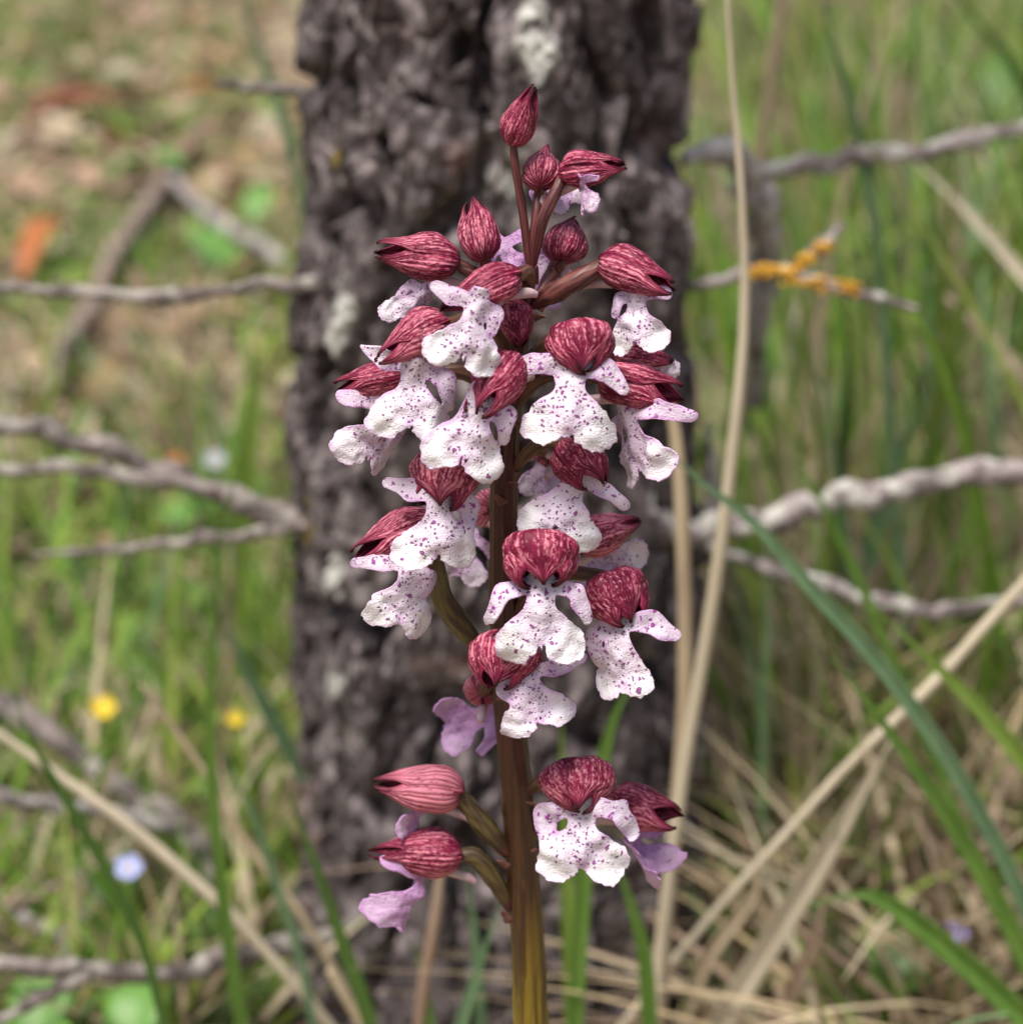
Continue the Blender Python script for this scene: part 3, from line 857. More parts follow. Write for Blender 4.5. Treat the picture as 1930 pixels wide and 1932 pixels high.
FL = [
 # top buds
 dict(name='bud', h=(984, 226), L=108, R=35, az=60, el=64, gape=.02, bend=-.04, ov=[(972, 310, 0), (985, 390, 0), (995, 470, 0), (1000, 515, 0)], ovw=8, ovc=0, spur=False),
 dict(name='flower', h=(1022, 318), L=88, R=37, az=172, el=42, gape=.10, dz=-3, tone=.15, ov=[(1016, 370, -2), (1010, 430, 0), (1002, 510, 0)], ovw=10, ovc=0,
      lip=dict(b=(1030, 345), th=38, len=82, yaw=165, tilt=-30, dz=-10, tint=.5)),
 dict(name='flower', h=(1108, 315), L=112, R=38, az=78, el=14, gape=.03, dz=0, tone=0, ov=[(1048, 362, 1), (1022, 420, 2), (1005, 510, 0)], ovw=11, ovc=0,
      lip=dict(b=(1092, 336), th=22, len=66, yaw=70, tint=.55, aL=20, aR=20, curl=.2, dz=3)),
 dict(name='flower', h=(1066, 455), L=92, R=42, az=160, el=46, gape=.06, dz=-4, tone=.05, ov=[(1045, 510, -3), (1015, 560, 0)], ovw=14, ovc=0.1,
      lip=dict(b=(1055, 490), th=-35, len=90, yaw=170, tilt=-10, dz=-14, tint=.8)),
 dict(name='flower', h=(905, 440), L=110, R=43, az=-165, el=52, gape=.20, dz=2, tone=.2, ov=[(930, 520, 2), (985, 560, 0)], ovw=12, ovc=.1,
      lip=dict(b=(940, 455), th=35, len=105, yaw=155, dz=-8, tint=.85)),
 dict(name='flower', h=(800, 486), L=150, R=50, az=-82, el=10, gape=.26, dz=4, tone=.15, bend=.02, ov=[(900, 520, 3), (985, 570, 0)], ovw=13, ovc=.1,
      lip=dict(b=(805, 540), th=-40, len=95, yaw=-38, wid=.8, tint=.12, aL=60, aR=60)),
 dict(name='flower', h=(918, 540), L=148, R=42, az=-62, el=-10, gape=.10, dz=14, tone=.1, ov=[600],
      lip=dict(b=(902, 562), th=-14, len=138, yaw=-12, dz=18.5, aL=-12, aR=62, armlen=0.44)),
 dict(name='flower', h=(1192, 510), L=140, R=50, az=62, el=-8, gape=.22, dz=4, tone=.12, ov=[(1085, 530, 3), (1040, 555, 2), (1004, 575, 1)], ovw=19, ovc=0.1,
      lip=dict(b=(1196, 543), th=3, len=125, yaw=22, wid=.86, dz=6, aL=45, aR=5, armlen=0.41)),
 dict(name='flower', h=(975, 605), L=105, R=30, az=25, el=-62, gape=.05, dz=8, tone=-.2, ov=[560], spur=False),
 dict(name='flower', h=(788, 632), L=140, R=50, az=-68, el=-18, gape=.14, dz=13, tone=.1, ov=[690],
      lip=dict(b=(784, 680), th=-6, len=142, yaw=-10, dz=15, aL=-22, aR=52, armlen=0.61)),
 dict(name='flower', h=(705, 715), L=118, R=38, az=-76, el=-4, gape=.2, dz=2, tone=-.05, ov=[770],
      lip=dict(b=(745, 760), th=-26, len=138, yaw=-42, dz=3, aL=20, aR=60, tint=.12)),
 dict(name='flower', h=(938, 718), L=135, R=54, az=-38, el=-24, gape=.1, dz=17, tone=.05, ov=[780],
      lip=dict(b=(905, 742), th=-14, len=156, yaw=-8, dz=19, aL=None, aR=52, armlen=0.59)),
 dict(name='flower', h=(1096, 648), L=125, R=57, az=16, el=-36, gape=.12, dz=16, tone=.02, ov=[(1035, 645, 10), (990, 690, 2)], ovw=14,
      lip=dict(b=(1077, 682), th=-2, len=160, yaw=3, dz=18, aL=8, aR=30, armlen=0.56)),
 dict(name='flower', h=(1198, 725), L=148, R=52, az=72, el=-6, gape=.25, dz=8, tone=-.05, ov=[780],
      lip=dict(b=(1178, 770), th=16, len=142, yaw=58, dz=9, aL=40, aR=22, armlen=0.73, tint=.15)),
 dict(name='flower', h=(1205, 668), L=105, R=34, az=84, el=-4, gape=.12, dz=-8, tone=-.05, ov=[700],
      lip=dict(b=(1215, 690), th=60, len=62, yaw=40, dz=-8, tint=.25)),
 dict(name='flower', h=(836, 898), L=128, R=60, az=-22, el=-42, gape=.1, dz=14, tone=.12, ov=[930],
      lip=dict(b=(832, 930), th=-4, len=142, yaw=-6, dz=16, aL=-10, aR=62, armlen=0.54, bow=.7)),
 dict(name='flower', h=(752, 1008), L=150, R=50, az=-66, el=-12, gape=.12, dz=9, tone=.12, ov=[(832, 1120, 6), (870, 1180, 4), (905, 1228, 2)], ovw=21, ovc=1.0,
      lip=dict(b=(776, 1058), th=-10, len=134, yaw=-26, dz=13, aL=8, aR=75, armlen=0.54)),
 dict(name='flower', h=(1095, 868), L=125, R=55, az=42, el=-34, gape=.12, dz=12, tone=0, ov=[(1020, 835, 6), (965, 890, 0)], ovw=14, ovc=.6,
      lip=dict(b=(1090, 895), th=-20, len=138, yaw=4, dz=14, aL=None, aR=15, armlen=0.61, roll=.5)),
 dict(name='flower', h=(1135, 1005), L=118, R=44, az=110, el=18, gape=.12, dz=-8, tone=.35, ov=[1040],
      lip=dict(b=(1100, 1050), th=70, len=112, yaw=165, dz=-12, tint=.2)),
 dict(name='flower', h=(1020, 1050), L=125, R=66, az=0, el=-40, gape=.015, dz=21, tone=.02, ov=[1100],
      lip=dict(b=(1021, 1096), th=0, len=152, yaw=0, dz=22.5, aL=45, aR=48, armlen=0.61)),
 dict(name='flower', h=(1166, 1122), L=132, R=60, az=32, el=-38, gape=.14, dz=12, tone=.02, ov=[1180],
      lip=dict(b=(1163, 1172), th=6, len=150, yaw=18, dz=14, aL=70, aR=22, armlen=0.59, wid=.9, lob=.22, spread=.2)),
 dict(name='flower', h=(948, 1240), L=128, R=62, az=-14, el=-40, gape=.03, dz=19, tone=.02, ov=[1290],
      lip=dict(b=(992, 1272), th=14, len=112, yaw=0, dz=21, aL=82, aR=2, armlen=0.63, bow=.8, tint=.15, wid=1.15)),
 dict(name='flower', h=(918, 1292), L=100, R=40, az=170, el=0, gape=.1, dz=-6, tone=.3, ov=[1300],
      lip=dict(b=(935, 1345), th=-78, len=108, yaw=165, dz=-12, tint=.95)),
 dict(name='flower', h=(802, 1488), L=150, R=50, az=-86, el=10, gape=.10, bend=.05, dz=3, tone=.5, ov=[(888, 1528, 2), (925, 1572, 2), (958, 1612, 1)], ovw=19, ovc=.9,
      lip=dict(b=(812, 1520), th=-52, len=78, yaw=-66, dz=2, tint=.8, curl=.3)),
 dict(name='flower', h=(798, 1608), L=155, R=50, az=-86, el=6, gape=.08, bend=.03, dz=4, tone=.05, ov=[(900, 1620, 3), (935, 1665, 2), (962, 1715, 1)], ovw=17, ovc=.9,
      lip=dict(b=(805, 1642), th=-26, len=130, yaw=-66, dz=4, tint=.9, bow=1.4, aL=5, aR=70, armlen=.38)),
 dict(name='flower', h=(1090, 1476), L=122, R=62, az=10, el=-34, gape=.02, dz=17, tone=.1, ov=[(1030, 1470, 10), (1000, 1492, 4)], ovw=15, ovc=.7,
      lip=dict(b=(1098, 1512), th=0, len=152, yaw=2, dz=19, aL=62, aR=40, armlen=0.63, notch=.2)),
 dict(name='flower', h=(1205, 1525), L=130, R=52, az=68, el=-6, gape=.32, bend=.02, dz=2, tone=.15, ov=[1600],
      lip=dict(b=(1188, 1570), th=30, len=106, yaw=130, dz=1, tint=.85, armlen=.4, bow=1.2)),
 dict(name='flower', h=(922, 960), L=100, R=38, az=-170, el=-20, gape=.1, dz=-12, tone=.4, ov=[990],
      lip=dict(b=(890, 1008), th=-18, len=92, yaw=170, dz=-17, tint=.3)),
 dict(name='flower', h=(1050, 850), L=95, R=38, az=165, el=-10, gape=.1, dz=-10, tone=.2, ov=[890],
      lip=dict(b=(1030, 850), th=-8, len=90, yaw=172, dz=-14, tint=.35)),
]
for i, f in enumerate(FL):
    flower(seed=i + 2, **f)

# leaves at the foot of the orchid
def leaf_blade(name, base, dirn, length, width, mat, parent=None, droop=.5, rise=.6, fold=.25, off=(0, 0, 0), n=18, **kw):
    d = Vector(dirn).normalized(); sd = d.cross(Vector((0, 0, 1))).normalized()
    if sd.length < .1: sd = Vector((1, 0, 0))
    rows = []
    for t in np.linspace(0, 1, n):
        w = width * .5 * max(.02, math.sin(math.pi * min(1, t * .93 + .07)) ** .8)
        c = Vector(base) - Vector(off) + d * (length * t) + Vector((0, 0, length * (rise * t - droop * t * t)))
        for q in (-1, -.5, 0, .5, 1):
            rows.append(c + sd * (w * q) + Vector((0, 0, fold * w * abs(q))))
    o = put(name, mesh_np(name, np.array([tuple(r) for r in rows]), gridfaces(n, 5)), mat, parent, **kw)
    mod = o.modifiers.new('thickness', 'SOLIDIFY'); mod.thickness = min(.0004, width * .05)
    return o
for a, l in ((-70, .10), (60, .11), (170, .09), (-160, .10), (110, .08)):
    leaf_blade('leaf', (base.x + .004, SY, .0), (math.sin(RAD(a)), -math.cos(RAD(a)), .15), l, .034, M_LEAF, orchid, .55, .5, .3, OOFF)

# ------------------------------------------------------------------ single blades and straws
def ribbon(name, pts, wpx, Y, mat, label, cat, group=None, ground=True, fold=.35, twist=0.0, tube_=False, tip=True):
    """A grass blade seen along pts (tip first); it runs on downwards to the ground."""
    Ys = Y if isinstance(Y, (list, tuple)) else [Y] * len(pts)
    if len(Ys) == 2 and len(pts) != 2: Ys = list(np.linspace(Ys[0], Ys[1], len(pts)))
    P = [atY(x, y, yy) for (x, y), yy in zip(pts, Ys)]
    W = wpx if isinstance(wpx, (list, tuple)) else [wpx] * len(P)
    if len(W) == 2 and len(P) != 2: W = list(np.linspace(W[0], W[1], len(P)))
    W = [w * pxm(p) for w, p in zip(W, P)]
    if ground and P[-1].z > 0:
        d = P[-1] - P[-2]
        if d.z > -1e-3: d = Vector((d.x, d.y, -abs(d.length)))
        k = 0
        d = Vector((d.x * .85, d.y, d.z))
        t = (P[-1].z + .006) / -d.z
        q0 = P[-1]; m_ = max(1, int(round(t * d.length / max(1e-4, (P[-1] - P[-2]).length))))
        m_ = min(m_, 8)
        for e in range(1, m_ + 1): P.append(q0 + d * (t * e / m_)); W.append(W[-1])
    b = P[-1].copy(); b.z = 0
    PL = [tuple(p - b) for p in P]
    if tube_:
        me = tube(name, PL, [w * .5 for w in W], 9, (.08, 60, len(name)), n=len(P) * 7)
    else:
        n = len(P) * 7
        S = spline(PL, n, W)
        C, w = S[:, :3], np.maximum(S[:, 3], 1e-5)
        if tip:
            u = np.linspace(0, 1, n); w = w * np.minimum(1, .12 + u / .35)
        T, _, _ = frames(C)
        look = np.array([math.sin(twist), -math.cos(twist), .25])
        sd = np.cross(T, look); sd /= np.linalg.norm(sd, axis=1)[:, None]
        nm = np.cross(sd, T)
        q = np.array([-1, -.5, 0, .5, 1])
        V = C[:, None] + sd[:, None] * (w[:, None] * .5 * q[None])[..., None] + nm[:, None] * (w[:, None] * fold * np.abs(q)[None])[..., None]
        me = mesh_np(name, V.reshape(-1, 3), gridfaces(n, 5))
    o = put(name, me, mat, None, label, cat, group)
    o.location = b
    if not tube_:
        mod = o.modifiers.new('thickness', 'SOLIDIFY'); mod.thickness = .00025
    return o

G = M_GB
RB = [
 ('dry_straw', [(1371, -30), (1382, 150), (1396, 320), (1405, 560), (1388, 800), (1345, 1130), (1292, 1440), (1258, 1690), (1236, 1900)], [9, 11, 13, 18, 22, 25, 26, 27, 27], .60, 'pale', 'very tall pale straw rising past the yellow-lichened twig', True),
 ('dry_straw', [(1258, 735), (1278, 850), (1290, 1050), (1292, 1300), (1280, 1480), (1262, 1700)], [18, 26, 28, 28, 26, 24], .61, 'tan', 'shorter brownish straw beside the tall pale straw at the trunk edge', True),
 ('dry_straw', [(1478, -30), (1468, 60), (1452, 180), (1438, 260), (1425, 420), (1410, 600)], [26, 26, 26, 24, 22, 18], .95, 'tan', 'tan straw standing behind the curved grey dead branch', True),
 ('dry_straw', [(1990, 1040), (1860, 1180), (1770, 1280), (1600, 1445), (1495, 1560), (1350, 1720), (1195, 1910)], [24, 24, 24, 20, 18, 16, 18], .62, 'pale', 'long pale straw slanting out over the dry thatch', True),
 ('dry_straw', [(1680, 1400), (1610, 1520), (1530, 1650), (1450, 1780), (1370, 1910)], [20, 40, 44, 46, 48], .63, 'pale', 'broad folded pale straw under the long slanting straw', False),
 ('dry_straw', [(1440, 1620), (1415, 1700), (1340, 1800), (1290, 1920)], [18, 24, 26, 26], .64, 'tan', 'short dry straw bent over beside the trunk foot', False),
 ('dry_straw', [(1560, 1640), (1540, 1760), (1500, 1850), (1480, 1950)], [14, 22, 26, 26], .65, 'brown', 'brown dry blade standing in the thatch under the broad straw', False),
 ('dry_straw', [(1722, 300), (1800, 375), (1850, 430), (1930, 520), (1990, 590)], [20, 30, 30, 28, 26], [.92, .86], 'pale', 'pale flattened straw arching under the upper whitish twig', False),
 ('dry_straw', [(1740, 520), (1810, 580), (1870, 640), (1960, 740)], [16, 26, 26, 24], [.95, .88], 'tan', 'tan flattened straw arching below the pale arching straw', False),
 ('grass_blade', [(1262, 855), (1330, 915), (1420, 985), (1530, 1110), (1640, 1230), (1760, 1390), (1850, 1540), (1920, 1680), (1985, 1850)], [10, 22, 26, 28, 28, 30, 30, 30, 30], .58, 'blue', 'long arching blue-green grass blade crossing the thick whitish branch', False),
 ('grass_blade', [(1570, 1240), (1640, 1330), (1720, 1440), (1800, 1560), (1880, 1700), (1940, 1820)], [12, 24, 30, 32, 34, 34], .57, 'green', 'smooth green grass blade crossing the slanting pale straw', False),
 ('grass_blade', [(1640, 1140), (1760, 1250), (1850, 1340), (1960, 1470)], [14, 34, 38, 40], .60, 'lime', 'broad bright green grass blade above the slanting pale straw end', False),
 ('grass_blade', [(1525, 1712), (1600, 1690), (1660, 1695), (1740, 1750), (1840, 1835), (1960, 1950)], [8, 20, 34, 40, 44, 46], .57, 'green', 'wide green grass blade bending low over the dry litter', False),
 ('grass_blade', [(1548, -30), (1575, 90), (1604, 195), (1632, 320), (1650, 430), (1665, 600)], [18, 24, 26, 24, 22, 20], .80, 'blue', 'tall blue-green grass blade in front of the upper whitish twig', False),
 ('grass_blade', [(1590, 480), (1600, 700), (1588, 900), (1590, 1150), (1585, 1400)], [12, 22, 24, 26, 26], .85, 'dark', 'upright dark green blade behind the thick whitish branch', False),
 ('grass_blade', [(1760, 720), (1700, 850), (1655, 980), (1620, 1150), (1605, 1300)], [12, 28, 32, 34, 30], .82, 'blue', 'broad blue-green blade leaning behind the thick whitish branch', False),
 ('grass_blade', [(1500, 860), (1540, 930), (1580, 1010), (1610, 1070)], [10, 20, 22, 18], .66, 'green', 'short green blade tip over the thick whitish branch', False),
 ('grass_blade', [(1900, 300), (1850, 480), (1800, 620), (1760, 820)], [12, 24, 26, 26], .90, 'lime', 'tall bright green blade crossing the arching straws', False),
 ('grass_blade', [(1790, -30), (1850, 50), (1900, 110), (1960, 220)], [16, 30, 30, 26], 1.1, 'dark', 'dark green blade drooping over the grass tops far behind', False),
 ('grass_blade', [(1195, 1290), (1160, 1350), (1135, 1440), (1110, 1560), (1095, 1750), (1085, 1920)], [14, 26, 30, 30, 30, 30], .585, 'green', 'green grass blade rising behind the lowest facing flower', False),
 ('grass_blade', [(1060, 1350), (1062, 1500), (1070, 1700), (1080, 1930)], [10, 20, 24, 26], .60, 'lime', 'straight bright green blade beside the orchid stem', False),
 ('grass_blade', [(1150, 1600), (1185, 1690), (1215, 1800), (1225, 1930)], [10, 24, 28, 28], .575, 'green', 'short green blade below the lowest facing flower', False),
 ('grass_blade', [(950, 1690), (915, 1790), (885, 1880), (865, 1950)], [8, 24, 28, 28], .56, 'blue', 'blue-green blade leaning beside the brown orchid stem foot', False),
 ('grass_blade', [(880, 1640), (895, 1760), (905, 1900)], [8, 18, 22], .61, 'blue', 'thin grey-green blade at the trunk foot behind the orchid', False),
 ('dry_straw', [(832, 1640), (820, 1740), (800, 1860), (790, 1950)], [14, 22, 24, 22], .60, 'brown', 'reddish dry straw under the lilac-lipped lower flower', True),
 ('grass_blade', [(780, 1780), (800, 1850), (815, 1950)], [8, 14, 16], .60, 'green', 'small thin green blade beside the reddish dry straw', False),
 ('grass_blade', [(25, 1300), (55, 1390), (90, 1450), (158, 1564), (245, 1722), (282, 1820), (310, 1930)], [6, 12, 18, 20, 20, 18, 18], .58, 'dark', 'slender dark green blade in front of the fallen grey stick', False),
 ('grass_blade', [(445, 890), (420, 1010), (403, 1180), (395, 1320), (402, 1500), (420, 1680), (440, 1830), (458, 1940)], [5, 8, 10, 16, 20, 22, 24, 24], .59, 'green', 'very tall thin green blade in front of the forked grey branch', False),
 ('grass_blade', [(420, 1425), (460, 1500), (492, 1575), (536, 1711), (570, 1820), (590, 1930)], [6, 14, 16, 16, 15, 14], .62, 'blue', 'thin blue-green blade leaning beside the tree foot', False),
 ('grass_blade', [(540, 1480), (560, 1540), (590, 1615), (648, 1781), (680, 1870), (705, 1950)], [6, 14, 20, 26, 28, 28], .58, 'dark', 'dark green blade crossing the tree foot', False),
 ('dry_straw', [(-60, 1345), (20, 1400), (105, 1460), (245, 1560), (420, 1711), (475, 1768), (560, 1862), (630, 1945)], [16, 17, 20, 24, 24, 22, 20, 18], .63, 'pale', 'long pale straw slanting over the fallen grey stick', True),
 ('dry_straw', [(265, 1290), (320, 1365), (392, 1468), (438, 1557), (515, 1658), (580, 1745), (640, 1850)], [8, 12, 14, 18, 18, 16, 16], .64, 'tan', 'thin tan straw slanting towards the tree foot', True),
 ('dry_straw', [(620, 1830), (650, 1880), (690, 1950)], [14, 20, 20], .615, 'tan', 'short tan straw at the tree foot', True),
 ('grass_blade', [(455, -30), (470, 40), (495, 110), (520, 180), (545, 260), (560, 330)], [18, 26, 28, 26, 22, 16], 1.05, 'blue', 'blurred blue-green blade arching behind the short dark branch stub', False),
 ('grass_blade', [(470, 620), (480, 720), (470, 820), (465, 900)], [16, 44, 50, 40], .95, 'lime', 'broad lime green blade standing behind the forked grey branch', False),
 ('grass_blade', [(230, 1180), (290, 1260), (350, 1330), (420, 1420)], [10, 26, 28, 24], .85, 'green', 'green blade leaning over the grass behind the long slanting straw', False),
 ('grass_blade', [(425, 1180), (450, 1230), (490, 1310), (540, 1400)], [12, 30, 32, 28], .75, 'blue', 'grey-green blade leaning against the trunk side', False),
]
for nm, pts, w, Y, c, lab, tb in RB:
    ribbon(nm, pts, w, Y, G[c], lab, 'grass blade' if nm == 'grass_blade' else 'straw', 'green grass blades' if nm == 'grass_blade' else 'dry straws', tube_=tb)

# ------------------------------------------------------------------ sticks on the ground
M_TWIGB = mat_twig('dead_twig_brown', (0.15, 0.10, 0.075), (0.34, 0.26, 0.21), (0.45, 0.38, 0.33), 0.4)
def stick(pts, ws, mat, label, seed, lift=0.022):
    P = [atG(x, y, lift) for x, y in pts]
    R = [w * .5 * pxm(p) for w, p in zip(ws, P)]
    lo = max(range(len(P)), key=lambda i: pts[i][1])
    rb = random.Random(seed)
    P = [p + Vector((rb.gauss(0, .3), 0, rb.gauss(0, .3))) * r for p, r in zip(P, R)]
    P.append(P[-1] + (P[-1] - P[-2]).normalized() * .012 + Vector((0, 0, -lift - .002))); R.append(R[-1] * .6)
    b = P[0].copy()
    o = put('fallen_stick', tube('fallen_stick', [tuple(p - b) for p in P], R, 12, (.14, 60, seed), n=len(P) * 12), mat, None, label, 'stick', 'fallen sticks')
    o.location = b
stick([(370, 245), (300, 350), (245, 440), (195, 525)], [24, 32, 34, 30], M_TWIGB, 'dark fallen stick leaning towards the orange leaf', 1)
stick([(170, 560), (130, 640), (90, 700)], [36, 42, 40], M_TWIGB, 'stout brown fallen stick below the long thin branch', 2)
stick([(325, 340), (390, 400), (450, 440), (510, 480)], [24, 28, 30, 28], M_TWIGW, 'pale fallen stick between two bright green leaves', 3)
def leaning_branch():
    def tb(nm, pts, ws, Ys, mat, seed, par, off):
        P = [atY(x, y, yy) for (x, y), yy in zip(pts, Ys)]
        R = [w * .5 * pxm(p) for w, p in zip(ws, P)]
        if par is None: P.append(Vector((P[-1].x + .012, P[-1].y - .01, -.004))); R.append(R[-1] * .8)
        S = spline(P, len(P) * 3, R); rb = random.Random(seed)
        o_ = off if off is not None else P[-1]
        Q = [tuple(np.array(q[:3]) - np.array(o_) + np.array([rb.gauss(0, .2), rb.gauss(0, .2), rb.gauss(0, .25)]) * q[3]) for q in S]
        return tube(nm, Q, [q[3] * rb.uniform(.85, 1.15) for q in S], 12, (.2, 200, seed), n=len(Q) * 5), P[-1]
    me, off = tb('stem', [(-80, 1272), (0, 1326), (140, 1413), (245, 1500), (350, 1560), (395, 1650)], [42, 44, 46, 44, 40, 34], [.80, .79, .78, .77, .76, .75], M_TWIGB, 4, None, None)
    root = empty('fallen_branch', off, label='fallen mauve-grey branch leaning behind the long slanting pale straw', cat='branch')
    put('stem', me, M_TWIG, root)
    for pts, ws, Ys, mt, sd in (([(-60, 1495), (30, 1508), (120, 1525), (280, 1550), (380, 1600)], [30, 30, 28, 28, 22], [.73, .735, .74, .745, .75], M_TWIGW, 5),
                                ([(30, 1712), (100, 1675), (190, 1635), (290, 1555)], [18, 20, 22, 18], [.72, .73, .735, .745], M_TWIGB, 6)):
        me, _ = tb('twig', pts, ws, Ys, mt, sd, root, off)
        put('twig', me, mt, root)
leaning_branch()
stick([(-40, 1690), (60, 1740), (140, 1790)], [26, 30, 24], M_TWIGW, 'short pale fallen stick above the low dead branch', 7)
stick([(1290, 620), (1340, 650), (1380, 700)], [40, 44, 40], M_TWIGW, 'pale fallen stick behind the tall pale straw', 8)

# ------------------------------------------------------------------ fallen leaves, little flowers, broad leaves
M_OR = mat_simple('leaf_orange', ((0.48, 0.16, 0.05), (0.38, 0.11, 0.035)), 60, .6, .3, .001, trans=.15)
M_OR2 = mat_simple('leaf_ochre', ((0.50, 0.22, 0.035), (0.36, 0.13, 0.03)), 60, .6, .3, .001, trans=.15)
M_RED = mat_simple('leaf_russet', ((0.26, 0.075, 0.035), (0.20, 0.05, 0.03)), 60, .6, .3, .001, trans=.1)
M_BRIGHT = mat_simple('leaf_bright', ((0.13, 0.29, 0.05), (0.17, 0.36, 0.075)), 20, .45, .2, .001, trans=.3)
M_YEL = mat_simple('petal_yellow', ((0.70, 0.50, 0.02), (0.78, 0.58, 0.03)), 100, .5, .2, .0005, trans=.2)
M_BLU = mat_simple('petal_blue', ((0.34, 0.38, 0.68), (0.42, 0.46, 0.75)), 100, .5, .2, .0005, trans=.2)
M_GBL = mat_simple('petal_grey_blue', ((0.30, 0.33, 0.40), (0.36, 0.40, 0.46)), 100, .5, .2, .0005, trans=.2)
M_VIO = mat_simple('petal_violet', ((0.30, 0.26, 0.66), (0.38, 0.34, 0.74)), 100, .5, .2, .0005, trans=.2)

def fallen_leaf(px, py, lpx, wpx, ang, mat, label):
    p = atG(px, py, .024)
    s = pxm(p)
    a = RAD(ang)
    p.z = .014
    d = Vector((math.sin(a), math.cos(a), 0))
    o = leaf_blade('fallen_leaf', Vector((0, 0, 0)) - d * (lpx * s * .5), (d.x, d.y, .3), lpx * s, wpx * s, mat, None, .5, .3, .35, label=label, cat='leaf', group='fallen leaves')
    o.location = p
fallen_leaf(82, 455, 330, 52, 4, M_OR, 'bright orange fallen leaf above the long thin branch')
fallen_leaf(345, 850, 80, 62, 70, M_OR2, 'small ochre leaf lying behind the forked grey branch')
fallen_leaf(195, 815, 70, 40, 60, M_OR2, 'dull ochre leaf tucked behind the forked branch end')
fallen_leaf(140, 1590, 80, 60, 30, M_RED, 'russet fallen leaf between the pale sticks')
fallen_leaf(375, 158, 90, 45, 80, M_OR2, 'ochre leaf at the tip of the dark branch stub')
fallen_leaf(1395, 520, 60, 60, 20, M_RED, 'russet leaf behind the yellow-lichened twig')
fallen_leaf(1520, 1085, 90, 50, 60, M_OR2, 'ochre leaf beneath the thick whitish branch')
fallen_leaf(1660, 1665, 80, 50, 20, M_RED, 'russet leaf caught in the thatch beside the folded straw')
fallen_leaf(420, 1790, 80, 60, 20, M_OR, 'faded orange leaf at the low dead branch')
fallen_leaf(150, 200, 200, 100, 80, M_RED, 'dull red-brown leaf far back on the bare floor')

def broad(px, py, lpx, wpx, az, el, mat, label, z=0.02, name='green_leaf'):
    p = atG(px, py, z)
    s = pxm(p)
    a = RAD(az)
    d = Vector((math.sin(a) * math.cos(RAD(el)), math.cos(a) * math.cos(RAD(el)), math.sin(RAD(el))))
    root = empty('leafy_seedling', (p.x, p.y, 0), label=label, cat='seedling', group='leafy seedlings')
    st = Vector((0, 0, -.004)); tp = Vector((0, 0, z))
    put('stalk', tube('stalk', [tuple(st), tuple((st + tp) * .5 + Vector((.001, 0, 0))), tuple(tp)], [.0009, .0008, .0007], 8), M_BRIGHT, root)
    for k, (da, sc) in enumerate(((0, 1), (75, .55), (-95, .5))):
        aa = a + RAD(da)
        leaf_blade('leaf', tp, (math.sin(aa), math.cos(aa), math.sin(RAD(el))), lpx * s * sc, wpx * s * sc, mat, root, .5, .35, .3)
broad(235, 325, 150, 90, 120, 20, M_BRIGHT, 'bright green seedling beside the dark fallen stick')
broad(480, 420, 110, 60, 10, 50, M_BRIGHT, 'bright green seedling above the pale fallen stick')
broad(420, 505, 130, 70, -30, 40, M_BRIGHT, 'bright green seedling below the pale fallen stick')
broad(330, 990, 110, 90, 70, 25, M_BRIGHT, 'rounded green seedling framed by the forked branch')
broad(1350, 400, 120, 80, 100, 30, M_BRIGHT, 'green seedling between trunk and curved grey branch')
broad(60, 1990, 190, 130, 10, 60, M_BRIGHT, 'broad green seedling under the low dead branch', .03)
broad(235, 2000, 170, 120, 15, 70, M_BRIGHT, 'large pale green seedling below the low dead branch', .03)
broad(1690, 1880, 170, 150, 20, 55, M_LEAF, 'broad green seedling beneath the wide bending blade', .03)
broad(1880, 230, 200, 110, 20, 60, M_LEAF, 'dark green seedling far back among the grass tops', .06)

def wee_flower(px, py, dpx, Y, mat, label, n=5, yel=True):
    p = atY(px, py, Y)
    s = pxm(p)
    root = empty('wildflower', (p.x, p.y, 0), label=label, cat='flower')
    r = dpx * .5 * s
    put('stalk', tube('stalk', [(0, 0, -.005), (.002, 0, p.z * .5), (0, 0, p.z)], [.0006, .0006, .0005], 7), G['green'], root)
    tiltv = np.array(Matrix.Rotation(RAD(35), 3, 'X'))
    for k in range(n):
        a = 2 * math.pi * k / n
        rows = []
        for t in np.linspace(0, 1, 8):
            w = r * .62 * math.sin(math.pi * min(1, .1 + t * .8)) ** .7
            c = np.array([math.cos(a), math.sin(a), 0]) * r * t + np.array([0, 0, .35 * r * t * t])
            sdv = np.array([-math.sin(a), math.cos(a), 0])
            for q in (-1, 0, 1):
                rows.append((c + sdv * w * q * .75 + np.array([0, 0, .12 * w * abs(q)])) @ tiltv.T + np.array([0, 0, p.z]))
        o = put('petal', mesh_np('petal', np.array(rows), gridfaces(8, 3)), mat, root)
    T, Pp = np.meshgrid(np.linspace(0, 2 * math.pi, 9, endpoint=False), np.linspace(.05, math.pi - .05, 6))
    S = np.stack([np.cos(T) * np.sin(Pp), np.sin(T) * np.sin(Pp), np.cos(Pp)], -1).reshape(-1, 3) * r * .25 + np.array([0, 0, p.z])
    put('flower_centre', mesh_np('flower_centre', S, gridfaces(6, 9, True)), M_YEL, root)
wee_flower(195, 1338, 52, .80, M_YEL, 'small bright yellow flower among the grass')
wee_flower(445, 1358, 36, .80, M_YEL, 'paler yellow flower beside the trunk edge')
wee_flower(243, 1640, 56, .67, M_BLU, 'pale blue flower behind the slender dark blade')
wee_flower(1795, 1765, 58, .65, M_VIO, 'violet-blue flower behind the wide bending blade')
wee_flower(405, 870, 44, .96, M_GBL, 'grey-blue flower behind the forked grey branch')

